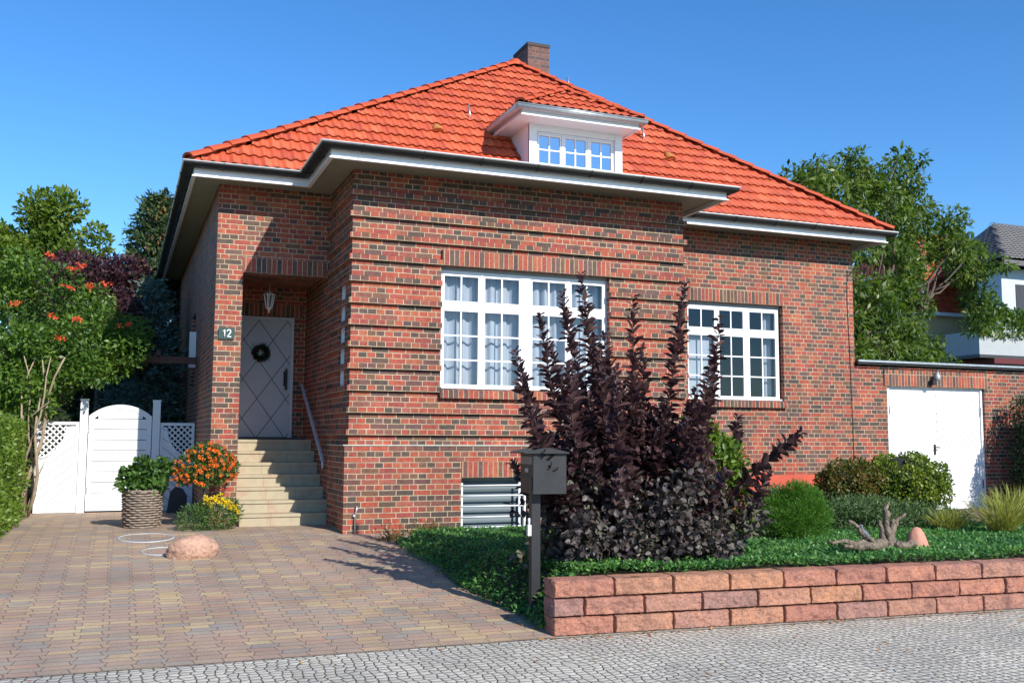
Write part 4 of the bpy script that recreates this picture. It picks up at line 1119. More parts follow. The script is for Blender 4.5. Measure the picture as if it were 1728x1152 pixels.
for (x, y, r, lab) in ((.385,13.72,.345,'round cover with a pale steel rim behind the boulder, nearest the basket'), (.56,12.72,.26,'round cover with a pale steel rim half hidden by the boulder')):
    e = empty('inspection_cover', (x,y,gz(y)), lab, 'inspection cover', 'round covers in the drive')
    zc = lambda yy: gz(yy)+.006
    m = MB(); vs = []; fs = []; n = 40
    for rr, dz_ in ((r, .001), (r, .010), (r*.93, .010), (r*.93, .003)):
        for k in range(n): t = 2*PI*k/n; vs.append((x+rr*math.cos(t), y+rr*math.sin(t), gz(y+rr*math.sin(t))+.004+dz_))
    for i in range(3):
        for k in range(n): fs.append((i*n+k, i*n+(k+1)%n, (i+1)*n+(k+1)%n, (i+1)*n+k))
    m.mesh(vs, fs, 0, True); m.build('rim', plain('cover_rim', (.50,.52,.53), (.38,.39,.40), 20, .4), e)
    m = MB(); vs = [(x, y, gz(y)+.008)]+[(x+r*.93*math.cos(2*PI*k/n), y+r*.93*math.sin(2*PI*k/n), gz(y+r*.93*math.sin(2*PI*k/n))+.008) for k in range(n)]
    m.mesh(vs, [(0, 1+k, 1+(k+1) % n) for k in range(n)]); m.build('lid', PAVER, e)
# driftwood stump
DW = plain('driftwood', (.30,.23,.165), (.075,.055,.04), 26, .85, .03, 34, dirt=.6)
dw = MB(); ox, oy, oz = 7.62, 8.45, .56
def lump(p, q, r1, r2, k=6, w=.02, s=1):
    p = np.array(p, float); q = np.array(q, float); pts = []; rad = []
    for i in range(k+1):
        t = i/k; jj = np.array([mnoise.noise(Vector((t*3+s, 1.3*s, .5))), mnoise.noise(Vector((t*3, s*2.1, 4))), mnoise.noise(Vector((s, t*3, 9)))])*w*(1 if 0 < i < k else .3)
        pts.append(p*(1-t)+q*t+jj); rad.append((r1*(1-t)+r2*t)*.82*(1+.5*mnoise.noise(Vector((t*5, s, 2)))))
    dw.tube(pts, rad, 9)
O = np.array([ox, oy, oz])
lump(O+[.02,0,-.02], O+[-.02,.0,.40], .075, .035, 8, .05, 1); lump(O+[-.02,.0,.38], O+[.06,.02,.50], .036, .008, 4, .03, 2)
lump(O+[.05,0,0], O+[.13,.03,.30], .065, .025, 7, .04, 3); lump(O+[.12,.03,.22], O+[.25,.0,.36], .035, .014, 5, .03, 4)
lump(O+[-.05,-.02,0], O+[-.10,0,.30], .05, .02, 6, .04, 5); lump(O+[.0,0,.06], O+[-.62,-.05,.05], .055, .03, 8, .05, 6)
lump(O+[-.22,-.06,.06], O+[-.52,-.02,.30], .032, .022, 7, .04, 7); lump(O+[-.38,-.02,.06], O+[-.72,.05,.10], .035, .02, 6, .04, 8)
lump(O+[.05,-.03,.03], O+[.34,-.06,.03], .07, .04, 5, .04, 9); lump(O+[-.3,0,.06], O+[-.33,0,.17], .03, .015, 3, .02, 10); lump(O+[-.50,-.03,.05], O+[-.12,-.08,.02], .05, .06, 5, .05, 11)
tag(dw.build('driftwood', DW), 'weathered grey driftwood stump lying on the bed behind the block wall', 'driftwood')
bd = MB(); P0 = O+[-.34,-.03,.155]
bd.tube([P0+[.10,0,-.06], P0+[.06,0,-.02], P0+[.02,0,.01], P0+[-.015,0,.045], P0+[-.022,0,.075], P0+[-.03,0,.098], P0+[-.04,0,.108]], [.008,.026,.036,.024,.017,.019,.006], 10)
bd.tube([P0+[.08,0,-.04], P0+[.15,0,-.085]], [.02,.008], 6)
bd.tube([P0+[-.04,0,.100], P0+[-.058,0,.094]], [.006,.002], 6)
bd.tube([P0+[.02,-.012,-.01], P0+[.02,-.012,-.055]], .004, 5); bd.tube([P0+[.02,.012,-.01], P0+[.02,.012,-.055]], .004, 5)
tag(bd.build('bird_figure', plain('bird_slate_grey', (.075,.08,.10), (.16,.16,.17), 25, .6)), 'small slate grey bird figure perched on the driftwood', 'bird figure')

# ------------------------------------------------------------------ SMOKE BUSH
SB = foliage('purple_leaf', [(.032,.018,.021),(.062,.031,.035),(.10,.052,.052),(.16,.090,.078)], .48, .32, .4)
SB2 = foliage('grey_purple_leaf', [(.026,.018,.021),(.048,.036,.036),(.082,.064,.058),(.13,.105,.085),(.11,.125,.07)], .5, .18, .4)
sb = empty('smoke_bush', (4.92,8.95,.44), 'tall dark purple smoke bush with upright wands in front of the bay', 'shrub')
tips = [(3.58,9.0,2.56),(3.98,9.3,2.97),(4.31,9.5,3.26),(4.68,9.8,3.51),(4.61,9.2,2.62),(5.11,9.4,3.23),(5.82,9.5,3.44),(6.48,9.8,3.12),(6.97,10.2,1.99),(7.46,9.6,1.80),(3.72,9.0,1.98),(4.38,10.0,2.8),(5.02,10.2,2.95),(5.50,9.9,2.75),(5.95,9.2,2.5),(4.59,8.8,2.4),(4.12,8.9,2.45),(6.55,9.0,1.35),(4.85,9.6,2.85),(5.25,9.7,2.5),(6.2,9.5,2.3),(4.3,9.3,2.5)]
for i in range(26):
    q_ = rng.random(); tips.append((3.9+2.15*q_, 8.85+1.2*rng.random(), 1.35+1.15*rng.random()*(1-.5*abs(q_-.5))))
m = MB(); P = []; D = []; Nn = []; S_ = []
for q, tp in enumerate(tips):
    tp = np.array(tp)*.94+np.array([0,0,.102]); bs = np.array([4.9+(tp[0]-4.9)*.22+rng.normal()*.08, 8.95+rng.normal()*.08, .42])
    side = abs(tp[0]-4.9)
    mid = bs*.45+tp*.55; mid[0] += (tp[0]-4.9)*(.16 if q != 9 else .05); mid[2] -= .08*side*(1 if q != 9 else -1.2)
    pts = []
    for t in np.linspace(0, 1, 14): pts.append((1-t)**2*bs+2*t*(1-t)*mid+t*t*tp)
    m.tube(pts, np.linspace(.018, .003, 14), 5)
    Ltot = sum(np.linalg.norm(pts[i+1]-pts[i]) for i in range(13)); n = int(Ltot*70)
    for i in range(n):
        t = .18+.82*(i/n); p = (1-t)**2*bs+2*t*(1-t)*mid+t*t*tp; tan = 2*(1-t)*(mid-bs)+2*t*(tp-mid); tan /= np.linalg.norm(tan)
        if rng.random() < .16: continue
        a = i*2.399+rng.random()*1.2; e1 = np.cross(tan, [.3,1,.2]); e1 /= np.linalg.norm(e1); e2 = np.cross(tan, e1); rad = math.cos(a)*e1+math.sin(a)*e2
        sz = (.135-.030*t+.03*rng.random())*(.50+.50*min(1, (1-t)*5))
        d = rad*1.0+tan*(.25+.35*t)+rng.normal(size=3)*.34; P.append(p+rad*.008); D.append(d); Nn.append(tan-rad*.4+rng.normal(size=3)*.2); S_.append(sz)
m.build('stem', plain('purple_bark', (.07,.04,.035), None, 20, .7), sb)
P = np.array(P); S_ = np.array(S_)
hz = np.clip((P[:, 2]-1.3)/1.6, 0, 1)
leaf_mesh('wand_leaves', P, np.array(D), np.array(Nn), S_*(.75+.5*rng.random(len(P))), S_*.60, SB, sb, True, rnd=rng.random(len(P))*.8+.2*hz)
bc_ = []
mc_ = []
for i in range(70):
    x_ = 3.85+1.85*rng.random(); mc_.append(((x_, 8.75+.45*rng.random(), .9+1.15*rng.random()*(1-.55*abs(x_-4.9))), (.17,.15,.24), 52))
crown('middle_leaves', mc_, .075, .62, SB, sb, up=.55, big=True, shell=.2, jit=.6)
for i in range(120):
    a = rng.random()*2*PI; rr = rng.random()**.5; z = .50+.85*rng.random()**1.2
    wv = 1.18-.25*abs(z-.8)+.12*math.sin(7*a)
    bc_.append(((4.92+.95*wv*rr*math.cos(a), 8.98+.62*rr*math.sin(a)*(wv/1.2), z), (.13+.16*rng.random(),.17,.12+.14*rng.random()), 56))
for i in range(22): bc_.append(((3.95+2.0*rng.random(), 8.38+.1*rng.random(), .58+.5*rng.random()), (.17,.12,.13), 65))
crown('lower_leaves', bc_, .068, .72, SB2, sb, up=.15, droop=.2, big=True, shell=.3, zmin=.45, jit=.8)

# ------------------------------------------------------------------ OTHER GARDEN PLANTS
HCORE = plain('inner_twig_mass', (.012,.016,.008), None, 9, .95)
def shrub(name, label, cat, clumps, size, wid, mat, group=None, stem=BARK, core=None, **kw):
    c0 = np.mean([c for c, r, n in clumps], axis=0); zb = bed_z(c0[1])
    e = empty(name, (c0[0], c0[1], zb), label, cat, group)
    m = MB()
    for c, r, n in clumps[:10]: m.tube([(c0[0], c0[1], zb-.03), tuple(np.array(c)*.5+np.array([c0[0], c0[1], zb])*.5), c], [.03,.018,.005], 6)
    m.build('stem', stem, e)
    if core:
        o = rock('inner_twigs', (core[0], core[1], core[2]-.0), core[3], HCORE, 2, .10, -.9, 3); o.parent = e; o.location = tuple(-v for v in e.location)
    crown('foliage', clumps, size, wid, mat, e, **kw)
    return e
GL = foliage('mid_green_leaf', [(.04,.085,.015),(.08,.15,.022),(.14,.21,.03),(.20,.24,.04)], .45, .35)
shrub('green_shrub', 'bright green leafy shrub growing between the purple bush and the right window', 'shrub',
      [((5.85,9.25,1.60),(.24,.2,.34),650), ((6.05,9.2,1.38),(.30,.22,.36),850), ((5.8,9.25,1.86),(.16,.14,.16),200), ((6.2,9.2,.95),(.28,.22,.34),700), ((5.7,9.2,1.15),(.26,.2,.4),450)], .07, .55, GL, up=.3, big=True)
BX = foliage('boxwood_leaf', [(.05,.09,.012),(.10,.16,.016),(.17,.23,.022),(.24,.28,.035)], .4, .25)
BXB = foliage('boxwood_brown_leaf', [(.05,.08,.015),(.09,.12,.02),(.18,.12,.03),(.22,.10,.03)], .45, .25)
def ball(cx, cy, cz, rx, ry, rz_, n, k=26, pr=.26):
    cl = []
    for i in range(k):
        zf = 1-2*(i+.5)/k; a = i*2.399; q = math.sqrt(1-zf*zf)
        cl.append(((cx+rx*.82*q*math.cos(a), cy+ry*.82*q*math.sin(a), cz+rz_*.82*zf), (rx*pr*1.25, ry*pr*1.25, rz_*pr*1.25), n/k))
    return cl
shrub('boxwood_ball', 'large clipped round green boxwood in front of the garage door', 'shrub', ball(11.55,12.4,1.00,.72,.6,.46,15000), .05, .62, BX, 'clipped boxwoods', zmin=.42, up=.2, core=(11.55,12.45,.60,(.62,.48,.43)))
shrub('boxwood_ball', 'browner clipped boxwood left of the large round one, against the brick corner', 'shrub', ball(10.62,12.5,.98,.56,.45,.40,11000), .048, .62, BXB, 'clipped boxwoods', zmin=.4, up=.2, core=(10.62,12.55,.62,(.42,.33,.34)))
JU = foliage('juniper_leaf', [(.045,.085,.026),(.075,.13,.04),(.12,.18,.06)], .6, .25)
jc = []
for i in range(80):
    u_ = rng.random(); jc.append(((8.2+3.2*u_, 11.0+1.0*rng.random(), .46+(.52-.34*u_)*rng.random()), (.30,.24,.15), 360))
shrub('juniper', 'low spreading dark green juniper in front of the boxwoods', 'shrub', jc, .055, .3, JU, zmin=.42, up=.5, jit=.9)
PN = foliage('soft_pine_needle', [(.04,.11,.012),(.07,.18,.018),(.12,.26,.03)], .5, .3)
e = empty('dwarf_pine', (7.85,10.3,.42), 'fuzzy bright green dwarf pine between the purple bush and the driftwood', 'shrub')
m = MB(); m.tube([(7.85,10.3,.38),(7.85,10.3,.75)], [.04,.02], 6); m.build('stem', BARK, e)
cl = ball(7.80,10.25,.74,.42,.38,.27,15000, 26, .34)+[((7.55+.6*rng.random(), 10.1+.25*rng.random(), .78+.28*rng.random()), (.13,.12,.15), 700) for _ in range(13)]
P = []; D = []
for c, r, n in cl:
    p, d = ell_points(c, r, int(n), .3); P.append(p); D.append(d+[0,0,.6]+(p-np.array([7.85,10.25,.6]))*.9+rng.normal(size=p.shape)*.5)
P = np.concatenate(P); D = np.concatenate(D); k_ = P[:, 2] > .5
leaf_mesh('needles', P[k_], D[k_], rng.normal(size=P[k_].shape), .060, .007, PN, e)
RB = foliage('reddish_heath_leaf', [(.09,.10,.02),(.16,.12,.03),(.22,.09,.04),(.12,.14,.03)], .6, .3)
for (x, y, z, r, lab) in ((3.42,12.95,.46,.20,'small reddish green tuft of heath at the edge of the drive by the brick corner'), (4.02,13.25,.50,.20,'small yellowish heath tuft left of the cellar window')):
    e = empty('heath_tuft', (x,y,z-.12), lab, 'plant', 'heath tufts at the foot of the bay')
    n = 500; d = unit(rng.normal(size=(n,3))*[1,1,.4]+[0,0,.8]); p = np.array([x,y,z-.12])+rng.normal(size=(n,3))*[.07,.06,.02]+d*(rng.random((n,1))*r)
    leaf_mesh('foliage', p, d, rng.normal(size=(n,3)), .055, .012, RB, e)
# ornamental grasses
OG = foliage('yellow_grass', [(.16,.19,.03),(.27,.28,.05),(.36,.34,.09)], .5, .3)
for (x, y, s, hgt, lab) in ((10.95,10.0,.34,.62,'tall yellow green ornamental grass at the right edge in front of the garage'), (10.55,10.55,.25,.38,'shorter lime green grass clump left of the tall ornamental grass'), (11.9,10.6,.30,.66,'straw coloured grass clump beside the dark clipped hedge')):
    e = empty('ornamental_grass', (x,y,bed_z(y)), lab, 'grass clump', 'ornamental grasses')
    V = []; n = 420; Pp = []; Dd = []; Ll = []
    for i in range(n):
        a = rng.random()*2*PI; lean = rng.random()**.7*.75; hh = hgt*(.55+.55*rng.random()); b = np.array([x,y,bed_z(y)-.02])+np.array([math.cos(a),math.sin(a),0])*s*.35*rng.random()
        prev = b; d0 = np.array([math.cos(a)*lean*.35, math.sin(a)*lean*.35, 1.0])
        for sgm in range(3):
            d0 = d0+np.array([math.cos(a)*lean*.4, math.sin(a)*lean*.4, -.12*lean]); dd = d0/np.linalg.norm(d0)
            Pp.append(prev); Dd.append(dd); Ll.append(hh/3*1.25); prev = prev+dd*hh/3
    Pp = np.array(Pp); leaf_mesh('blades', Pp, np.array(Dd), rng.normal(size=Pp.shape)+[0,-1,0], np.array(Ll), .009, OG, e)
e = empty('fern_tuft', (11.1,11.2,.4), 'small bright green cushion plant beside the garage path', 'plant')
crown('foliage', [((11.05,11.2,.44),(.32,.26,.12),1600)], .04, .3, PN, e, up=.5)
# clipped hedges
def hedge(name, label, box, n, mat, size=.05, wid=.6, taper=0.1, core=True, z0=.3):
    x0, x1, y0, y1, zt = box; e = empty(name, ((x0+x1)/2, (y0+y1)/2, z0), label, 'hedge')
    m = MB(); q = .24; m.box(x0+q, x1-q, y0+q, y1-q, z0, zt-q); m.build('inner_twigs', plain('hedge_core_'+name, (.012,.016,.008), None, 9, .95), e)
    P = []; Nn = []
    areas = [(y1-y0)*(zt-z0), (y1-y0)*(zt-z0), (x1-x0)*(zt-z0), (x1-x0)*(zt-z0), (x1-x0)*(y1-y0)]; tot = sum(areas)
    for k_, A_ in enumerate(areas):
        c = int(n*A_/tot); u = rng.random(c); v = rng.random(c); w = rng.random(c)**1.6*.26-.02
        if k_ < 2: P.append(np.stack([(x0+w) if k_ == 0 else (x1-w), y0+(y1-y0)*u, z0+(zt-z0)*v], 1)); nn = [-1 if k_ == 0 else 1, 0, 0]
        elif k_ < 4: P.append(np.stack([x0+(x1-x0)*u, (y0+w) if k_ == 2 else (y1-w), z0+(zt-z0)*v], 1)); nn = [0, -1 if k_ == 2 else 1, 0]
        else: P.append(np.stack([x0+(x1-x0)*u, y0+(y1-y0)*v, zt-w], 1)); nn = [0, 0, 1]
        Nn.append(np.tile(nn, (c, 1)))
    P = np.concatenate(P); Nn = np.concatenate(Nn).astype(float)
    f = np.array([mnoise.noise(Vector((p[0]*2.2, p[1]*2.2, p[2]*2.2))) for p in P]); P = P+Nn*(f[:, None]*.12)
    cx = (x0+x1)/2; cy = (y0+y1)/2; t = (P[:, 2]-z0)/(zt-z0); sh = 1-taper*t**3; P[:, 0] = cx+(P[:, 0]-cx)*sh; P[:, 1] = cy+(P[:, 1]-cy)*sh
    s = size*(.6+.8*rng.random(len(P)))
    leaf_mesh('foliage', P, unit(Nn*.6+rng.normal(size=P.shape)*.7+[0,0,.4]), unit(Nn+rng.normal(size=P.shape)*.5), s, s*wid, mat, e, rnd=rng.random(len(P))*.65+.5*(f+.35))
    return e
HG = foliage('privet_leaf', [(.05,.10,.015),(.09,.17,.02),(.15,.24,.03),(.21,.27,.045)], .42, .35)
hedge('clipped_hedge', 'bright green clipped hedge at the left edge beside the drive', (-2.8,-1.33,12.4,17.4,1.92), 34000, HG, .05, .55, .05)
HD = foliage('dark_hedge_leaf', [(.02,.05,.018),(.035,.075,.025),(.06,.11,.03)], .5, .25)
hedge('clipped_hedge', 'tall dark rounded clipped hedge at the right edge by the garage', (16.62,19.5,12.6,14.95,2.55), 30000, HD, .055, .5, .07)

# ground cover: tiny glossy leaves over the bed
def bed_cover():
    n = 115000
    x = 3.3+8.9*rng.random(n)**1.15; yf_ = 8.17-.0629*(x-3.54); y = yf_+(13.5-yf_)*rng.random(n)**1.1
    e = np.array([bed_edge(v) for v in y]); k = x > e-.02
    x, y = x[k], y[k]
    ok = ~((x > 11.9) & (y > 12.2)); ok &= ~((y > 13.45) & (x < 8.4)); ok &= ~((x > 11.6) & (y > 11.6))
    ok &= ~((x < 3.75) & (y > 12.75)) ; x, y = x[ok], y[ok]
    h = np.array([bed_height(a, max(8.0, b)) for a, b in zip(x, y)])
    mound = np.array([mnoise.noise(Vector((a*1.6, b*1.6, 0)))*.5+mnoise.noise(Vector((a*5, b*5, 3)))*.3 for a, b in zip(x, y)])
    z = h+.015+(.075+.07*mound)*rng.random(len(x))**.6
    P = np.stack([x, y, z], 1); s = .042*(.6+.8*rng.random(len(x)))
    GC = foliage('ground_cover_leaf', [(.028,.092,.028),(.055,.165,.038),(.105,.25,.055),(.18,.33,.075)], .45, .3)
    D = unit(rng.normal(size=P.shape)*[1,1,.5]+[0,0,.35])
    return leaf_mesh('ground_cover', P, D, unit(rng.normal(size=P.shape)*.5+[0,-.2,1]), s, s*.5, GC, rnd=np.clip(.45+mound*.9+rng.normal(size=len(x))*.22, 0, 1))
tag(bed_cover(), 'dense low green ground cover spreading over the front bed', 'ground cover', kind='stuff')

# fallen leaves
n = 170; x = np.concatenate([rng.random(90)*9-1, 3.3+5*rng.random(60), 2.4+1.6*rng.random(20)]); y = np.concatenate([4.8+3.0*rng.random(90), 7.60+.25*rng.random(60), 8.2+4*rng.random(20)])
y[90:150] = 7.9-.0629*(x[90:150]-3.54)-.06*rng.random(60)
e_ = np.array([bed_edge(v) for v in y[150:]]); x[150:] = e_-.03-.12*rng.random(20)
z = np.array([gz(v)+.012 for v in y]); P = np.stack([x, y, z], 1)
tag(leaf_mesh('fallen_leaves', P, unit(rng.normal(size=P.shape)*[1,1,.12]), unit(rng.normal(size=P.shape)*.25+[0,0,1]), .04*(.5+rng.random(n)), .022, foliage('fallen_leaf', [(.45,.12,.03),(.30,.14,.05),(.55,.30,.06),(.25,.10,.05)], .7, .1), big=True), 'scattered orange and brown fallen leaves on the pavement and along the wall', 'fallen leaves', kind='stuff')

# ------------------------------------------------------------------ LEFT BACKGROUND
m = MB(); m.box(-4.2, 1.255, 18.42, 18.52, 2.98, 3.10)
pg = empty('pergola', (-1.5,18.5,.4), 'dark red brown wooden pergola beam crossing above the white gate', 'pergola')
m.build('beam', BEAM, pg)
for x in (-3.9, -1.42): m = MB(); m.box(x-.05, x+.05, 18.45, 18.55, .3, 2.98); m.build('post', BEAM, pg)
m = MB()
for x in (-3.6,-2.9,-2.2,-1.5,-.8,-.1,.6): m.box(x-.035, x+.035, 18.3, 20.6, 3.105, 3.2)
m.build('rafter', BEAM, pg)
VG = foliage('trumpet_vine_leaf', [(.04,.09,.018),(.07,.145,.024),(.12,.21,.03),(.19,.28,.045)], .42, .38)
RF = foliage('trumpet_flower', [(.75,.10,.04),(.85,.20,.07),(.78,.08,.06)], .5, .3)
tv = empty('trumpet_vine', (-1.3,17.7,.4), 'trumpet vine with orange red flowers spreading over the pergola left of the gate', 'vine')
vc = []
for i in range(84):
    x = -3.9+4.1*rng.random(); top = 4.55+.2*math.sin(x*2.3)-(.5 if x > -.4 else 0)-max(0, x+.9)*.35; lowz = 3.05 if x > -1.0 else (2.1 if x > -1.5 else 1.5)
    z = lowz+(top-lowz)*rng.random()**.8; vc.append(((x, 17.9+1.3*rng.random(), z), (.38,.33,.28), 330))
for i in range(16): vc.append(((-1.4+1.3*rng.random(), 17.7+.5*rng.random(), 2.65+.5*rng.random()), (.30,.25,.22), 200))
for i in range(9): vc.append(((-1.85+.65*rng.random(), 17.25+.35*rng.random(), 2.15+1.1*rng.random()), (.26,.2,.22), 200))
for i in range(26): vc.append(((-3.2+1.9*rng.random(), 17.4+.8*rng.random(), 1.9+1.3*rng.random()), (.32,.28,.26), 240))
crown('foliage', vc, .085, .5, VG, tv, up=.0, droop=.25, jit=.8)
fl_ = []
for (x, z) in ((-1.17,4.62),(-.72,4.42),(-.27,4.22),(-.86,4.12),(-1.68,3.80),(-.70,3.60),(.02,3.56),(-.9,3.28),(-2.0,3.3),(-.55,4.15),(-1.05,3.62),(-.62,4.5)):
    for k_ in range(5): fl_.append((x+rng.normal()*.06, 17.55+rng.random()*.1, z+rng.normal()*.022))
c = np.repeat(np.array(fl_), 7, axis=0); d = unit(rng.normal(size=c.shape)+[0,-.5,.1])
leaf_mesh('flowers', c, d, rng.normal(size=c.shape), .058, .024, RF, tv)
m = MB()
for s_i, (xa, xb, xc) in enumerate(((-1.30,-1.12,-1.45),(-1.38,-1.25,-1.0),(-1.34,-1.45,-1.30),(-1.26,-1.05,-1.22),(-1.42,-1.30,-1.6),(-1.33,-1.18,-.85))):
    pts_ = []
    for t in np.linspace(0, 1, 9):
        pts_.append(((1-t)**2*xa+2*t*(1-t)*xb*1.05+t*t*xc+.05*math.sin(t*9+s_i*2), 17.45+.15*math.sin(t*5+s_i), .45+2.5*t))
    m.tube(pts_, np.linspace(.034, .012, 9)*(.7+.1*s_i), 6)
for s_i in range(4):
    m.tube([(-1.25,17.4,1.0+.3*s_i),(-1.12-.05*s_i,17.3,1.12+.3*s_i),(-1.02,17.25,1.4+.28*s_i)], [.014,.010,.004], 6)
m.build('woody_stems', VINEB, tv)
PP = foliage('plum_leaf', [(.03,.012,.018),(.06,.022,.03),(.10,.035,.045)], .5, .3)
LG = foliage('light_green_leaf', [(.06,.10,.015),(.10,.16,.022),(.16,.23,.035),(.22,.27,.05)], .45, .4)
pc = [((-1.5+1.7*rng.random(), 22+1.0*rng.random(), 4.3+1.0*rng.random()), (.42,.4,.33), 300) for i in range(14)]+[((-.1+.5*rng.random(), 21.5, 3.3+1.8*rng.random()), (.4,.35,.45), 330) for i in range(7)]
tree('plum_tree', 'dark purple leaved plum tree behind the trumpet vine', 'tree', (-.5,22.5,.33), pc, .10, .5, PP, .11, jit=.9)
def treecl(cx, cy, cz, rx, ry, rz_, k, n, cr=.32):
    out = []
    for i in range(k):
        d = rng.normal(size=3); d /= np.linalg.norm(d); t = (.25+.75*rng.random())**.7
        out.append(((cx+d[0]*rx*t, cy+d[1]*ry*t, cz+d[2]*rz_*t), (rx*cr*(.7+.6*rng.random()), ry*cr, rz_*cr*(.55+.5*rng.random())), n))
    return out
tree('garden_tree', 'light green tree with a feathery crown second from the left edge, behind the purple plum', 'tree', (-1.9,31,.33), treecl(-1.95,31,6.1,1.75,1.6,2.2,40,520), .17, .5, LG, .2, group='green trees behind the gate')
tree('garden_tree', 'light green tree cut off by the left edge of the picture', 'tree', (-4.6,32,.33), treecl(-4.5,32,6.0,1.6,1.6,2.5,34,460), .17, .5, LG, .2, group='green trees behind the gate')
# conifers
CO = foliage('conifer_needles', [(.03,.06,.025),(.055,.10,.035),(.10,.15,.05)], .6, .15)
CB = foliage('blue_spruce_needles', [(.08,.14,.11),(.13,.20,.17),(.20,.28,.24)], .6, .15)
BRN = foliage('brown_cones', [(.18,.10,.03),(.28,.15,.05),(.12,.09,.03)], .7, .15)
def conifer(name, label, base, H, R, n, mat, size=.16, cones=0):
    e = empty(name, base, label, 'tree'); b = np.array(base, float)
    m = MB(); m.tube([b, b+[0,0,H*.5], b+[0,0,H]], [.16,.09,.02], 8)
    P = []; D = []
    br = int(H*24)
    for i in range(br):
        t = (i+.5)/br; z = .04+t*.95; a = i*2.399; Lr = R*(1-z)**.75*(.75+.4*rng.random())+.12
        d = np.array([math.cos(a), math.sin(a), .10+.25*t]); o = b+[0,0,z*H]
        if i % 3 == 0: m.tube([o, o+d*Lr*.9], [.02,.004], 4)
        c = int(n/br*(.3+1.4*(1-t))); u = rng.random(c)**.6
        p = o+d*Lr*u[:, None]+rng.normal(size=(c,3))*[.10,.10,.07]*(1.2-.5*u[:, None])
        P.append(p); D.append(d*.8+rng.normal(size=(c,3))*.55)
    m.build('trunk', BARK, e)
    P = np.concatenate(P); D = np.concatenate(D); s = size*(.5+rng.random(len(P)))
    leaf_mesh('crown', P, D, rng.normal(size=P.shape)+[0,0,1], s, s*.3, mat, e)
    if cones:
        k_ = rng.choice(len(P), cones); q = P[k_]; q = q[(q[:, 1] < b[1]) & (q[:, 2] > b[2]+H*.35)]
        leaf_mesh('cones', q+[0,-.05,-.05], np.tile([0,0,-1.], (len(q),1))+rng.normal(size=q.shape)*.2, rng.normal(size=q.shape), .14, .07, BRN, e)
    return e
conifer('conifer', 'tall dark conifer hung with brown cones behind the left eave of the house', (.75,26,.33), 7.4, 2.1, 46000, CO, .16, 3600)
conifer('blue_spruce', 'blue green spruce between the gate and the left side wall of the house', (.55,21.8,.33), 4.6, 1.15, 15000, CB, .11)
DG = foliage('shade_green_leaf', [(.025,.055,.018),(.05,.095,.025),(.09,.15,.035)], .5, .25)
hedge('tall_hedge', 'tall dark hedge closing the garden behind the gate', (-14,.9,23.6,25,3.5), 26000, DG, .12, .5, .02)
ev = empty('background_shrubs', (-3,34,.33), 'dark green mass of shrubs closing the view behind the gate', 'shrubs'); ev['kind'] = 'stuff'
bcl = [((-14+17.5*rng.random(), 24.5+10*rng.random(), .6+3.6*rng.random()), (1.0,.8,.7), 260) for i in range(210)]
crown('foliage', bcl, .2, .5, DG, ev, jit=.9)

# ------------------------------------------------------------------ RIGHT BACKGROUND
WN = foliage('walnut_leaf', [(.035,.07,.016),(.07,.125,.022),(.13,.19,.035),(.22,.27,.07)], .42, .4)
wc = []
spots = [(15.4,19.5,7.6),(14.9,19.8,7.0),(15.9,19.8,8.1),(16.6,20.2,8.3),(17.3,20.2,8.7),(18.0,20.4,8.6),(18.7,20.6,8.4),(19.3,20.6,8.9),(19.9,20.8,8.2),(20.5,21,8.0),(21.0,21,7.4),(21.6,21,6.9),(22.0,21,6.4),(16.2,19.5,7.2),(17.2,19.8,7.5),(18.2,20,7.6),(19.2,20.4,7.5),(20.0,20.6,6.9),(15.4,19.3,6.4),(16.4,19.5,6.4),(17.4,19.8,6.5),(18.4,20,6.6),(19.5,20.4,6.2),(15.3,18.8,5.4),(16.2,19,5.4),(17.2,19.2,5.4),(18.2,19.6,5.5),(19.2,20,5.2),(15.1,18.5,4.5),(16,18.7,4.5),(17,18.8,4.4),(18,19.2,4.4),(14.9,18.2,3.7),(15.8,18.3,3.7),(16.7,18.4,3.8),(17.6,18.6,3.7),(18.5,19,4.0),(14.6,20.5,5),(15,21,6.5),(19.9,20.5,5.5),(18.9,19.6,3.7),(16.3,18.5,3.2),(15,18.2,3.1),(17.8,18.5,3.2)]
spots += [(22.6,21,6.6),(22.9,21,6.0),(22.0,21,7.1),(21.4,20.8,7.8),(20.7,20.8,8.4),(19.9,20.8,8.8),(22.5,21,5.4),(15.9,19.6,8.3),(15.2,19.6,8.0),(17.8,20.2,8.2),(20.9,20.8,7.0),(22.4,21,5.8),(21.3,20.8,6.2),(22.2,20.8,5.0),(19.8,20.2,4.6),(18.9,20,6.2),(20.3,20.8,7.6),(16.6,19.6,7.9),(17.9,20,8.1)]
for s in spots: wc.append((s, (.50,.5,.40), 300))
for i in range(80):
    s = spots[rng.integers(len(spots))]; wc.append(((s[0]+rng.normal()*.7, s[1]+rng.normal()*.4, s[2]+rng.normal()*.38), (.32,.3,.24), 95))
for i in range(26): wc.append(((16.2+2.2*rng.normal(), 20.5+rng.random(), 3.6+3.6*rng.random()), (.7,.6,.6), 170))
wc = [q_ for q_ in wc if not (19.6 < q_[0][0] < 21.6 and 4.5 < q_[0][2] < 6.5) and not (20.6 < q_[0][0] and q_[0][2] > 7.9) and not (q_[0][0] > 22.7)]
tree('walnut_tree', 'broad walnut tree with drooping leaves standing behind the garage', 'tree', (17.6,20.6,.33), wc, .18, .36, WN, .22, up=-.1, droop=.45, jit=.75, shell=.4, xmax=23.4, big=False)
sh2 = empty('background_trees', (24,26,.33), 'dark green undergrowth behind the garage roof', 'shrubs'); sh2['kind'] = 'stuff'
crown('foliage', [((15+6.5*rng.random(), 23+6*rng.random(), .8+3.8*rng.random()), (1.0,.9,.8), 260) for i in range(70)], .17, .5, DG, sh2, jit=.9)

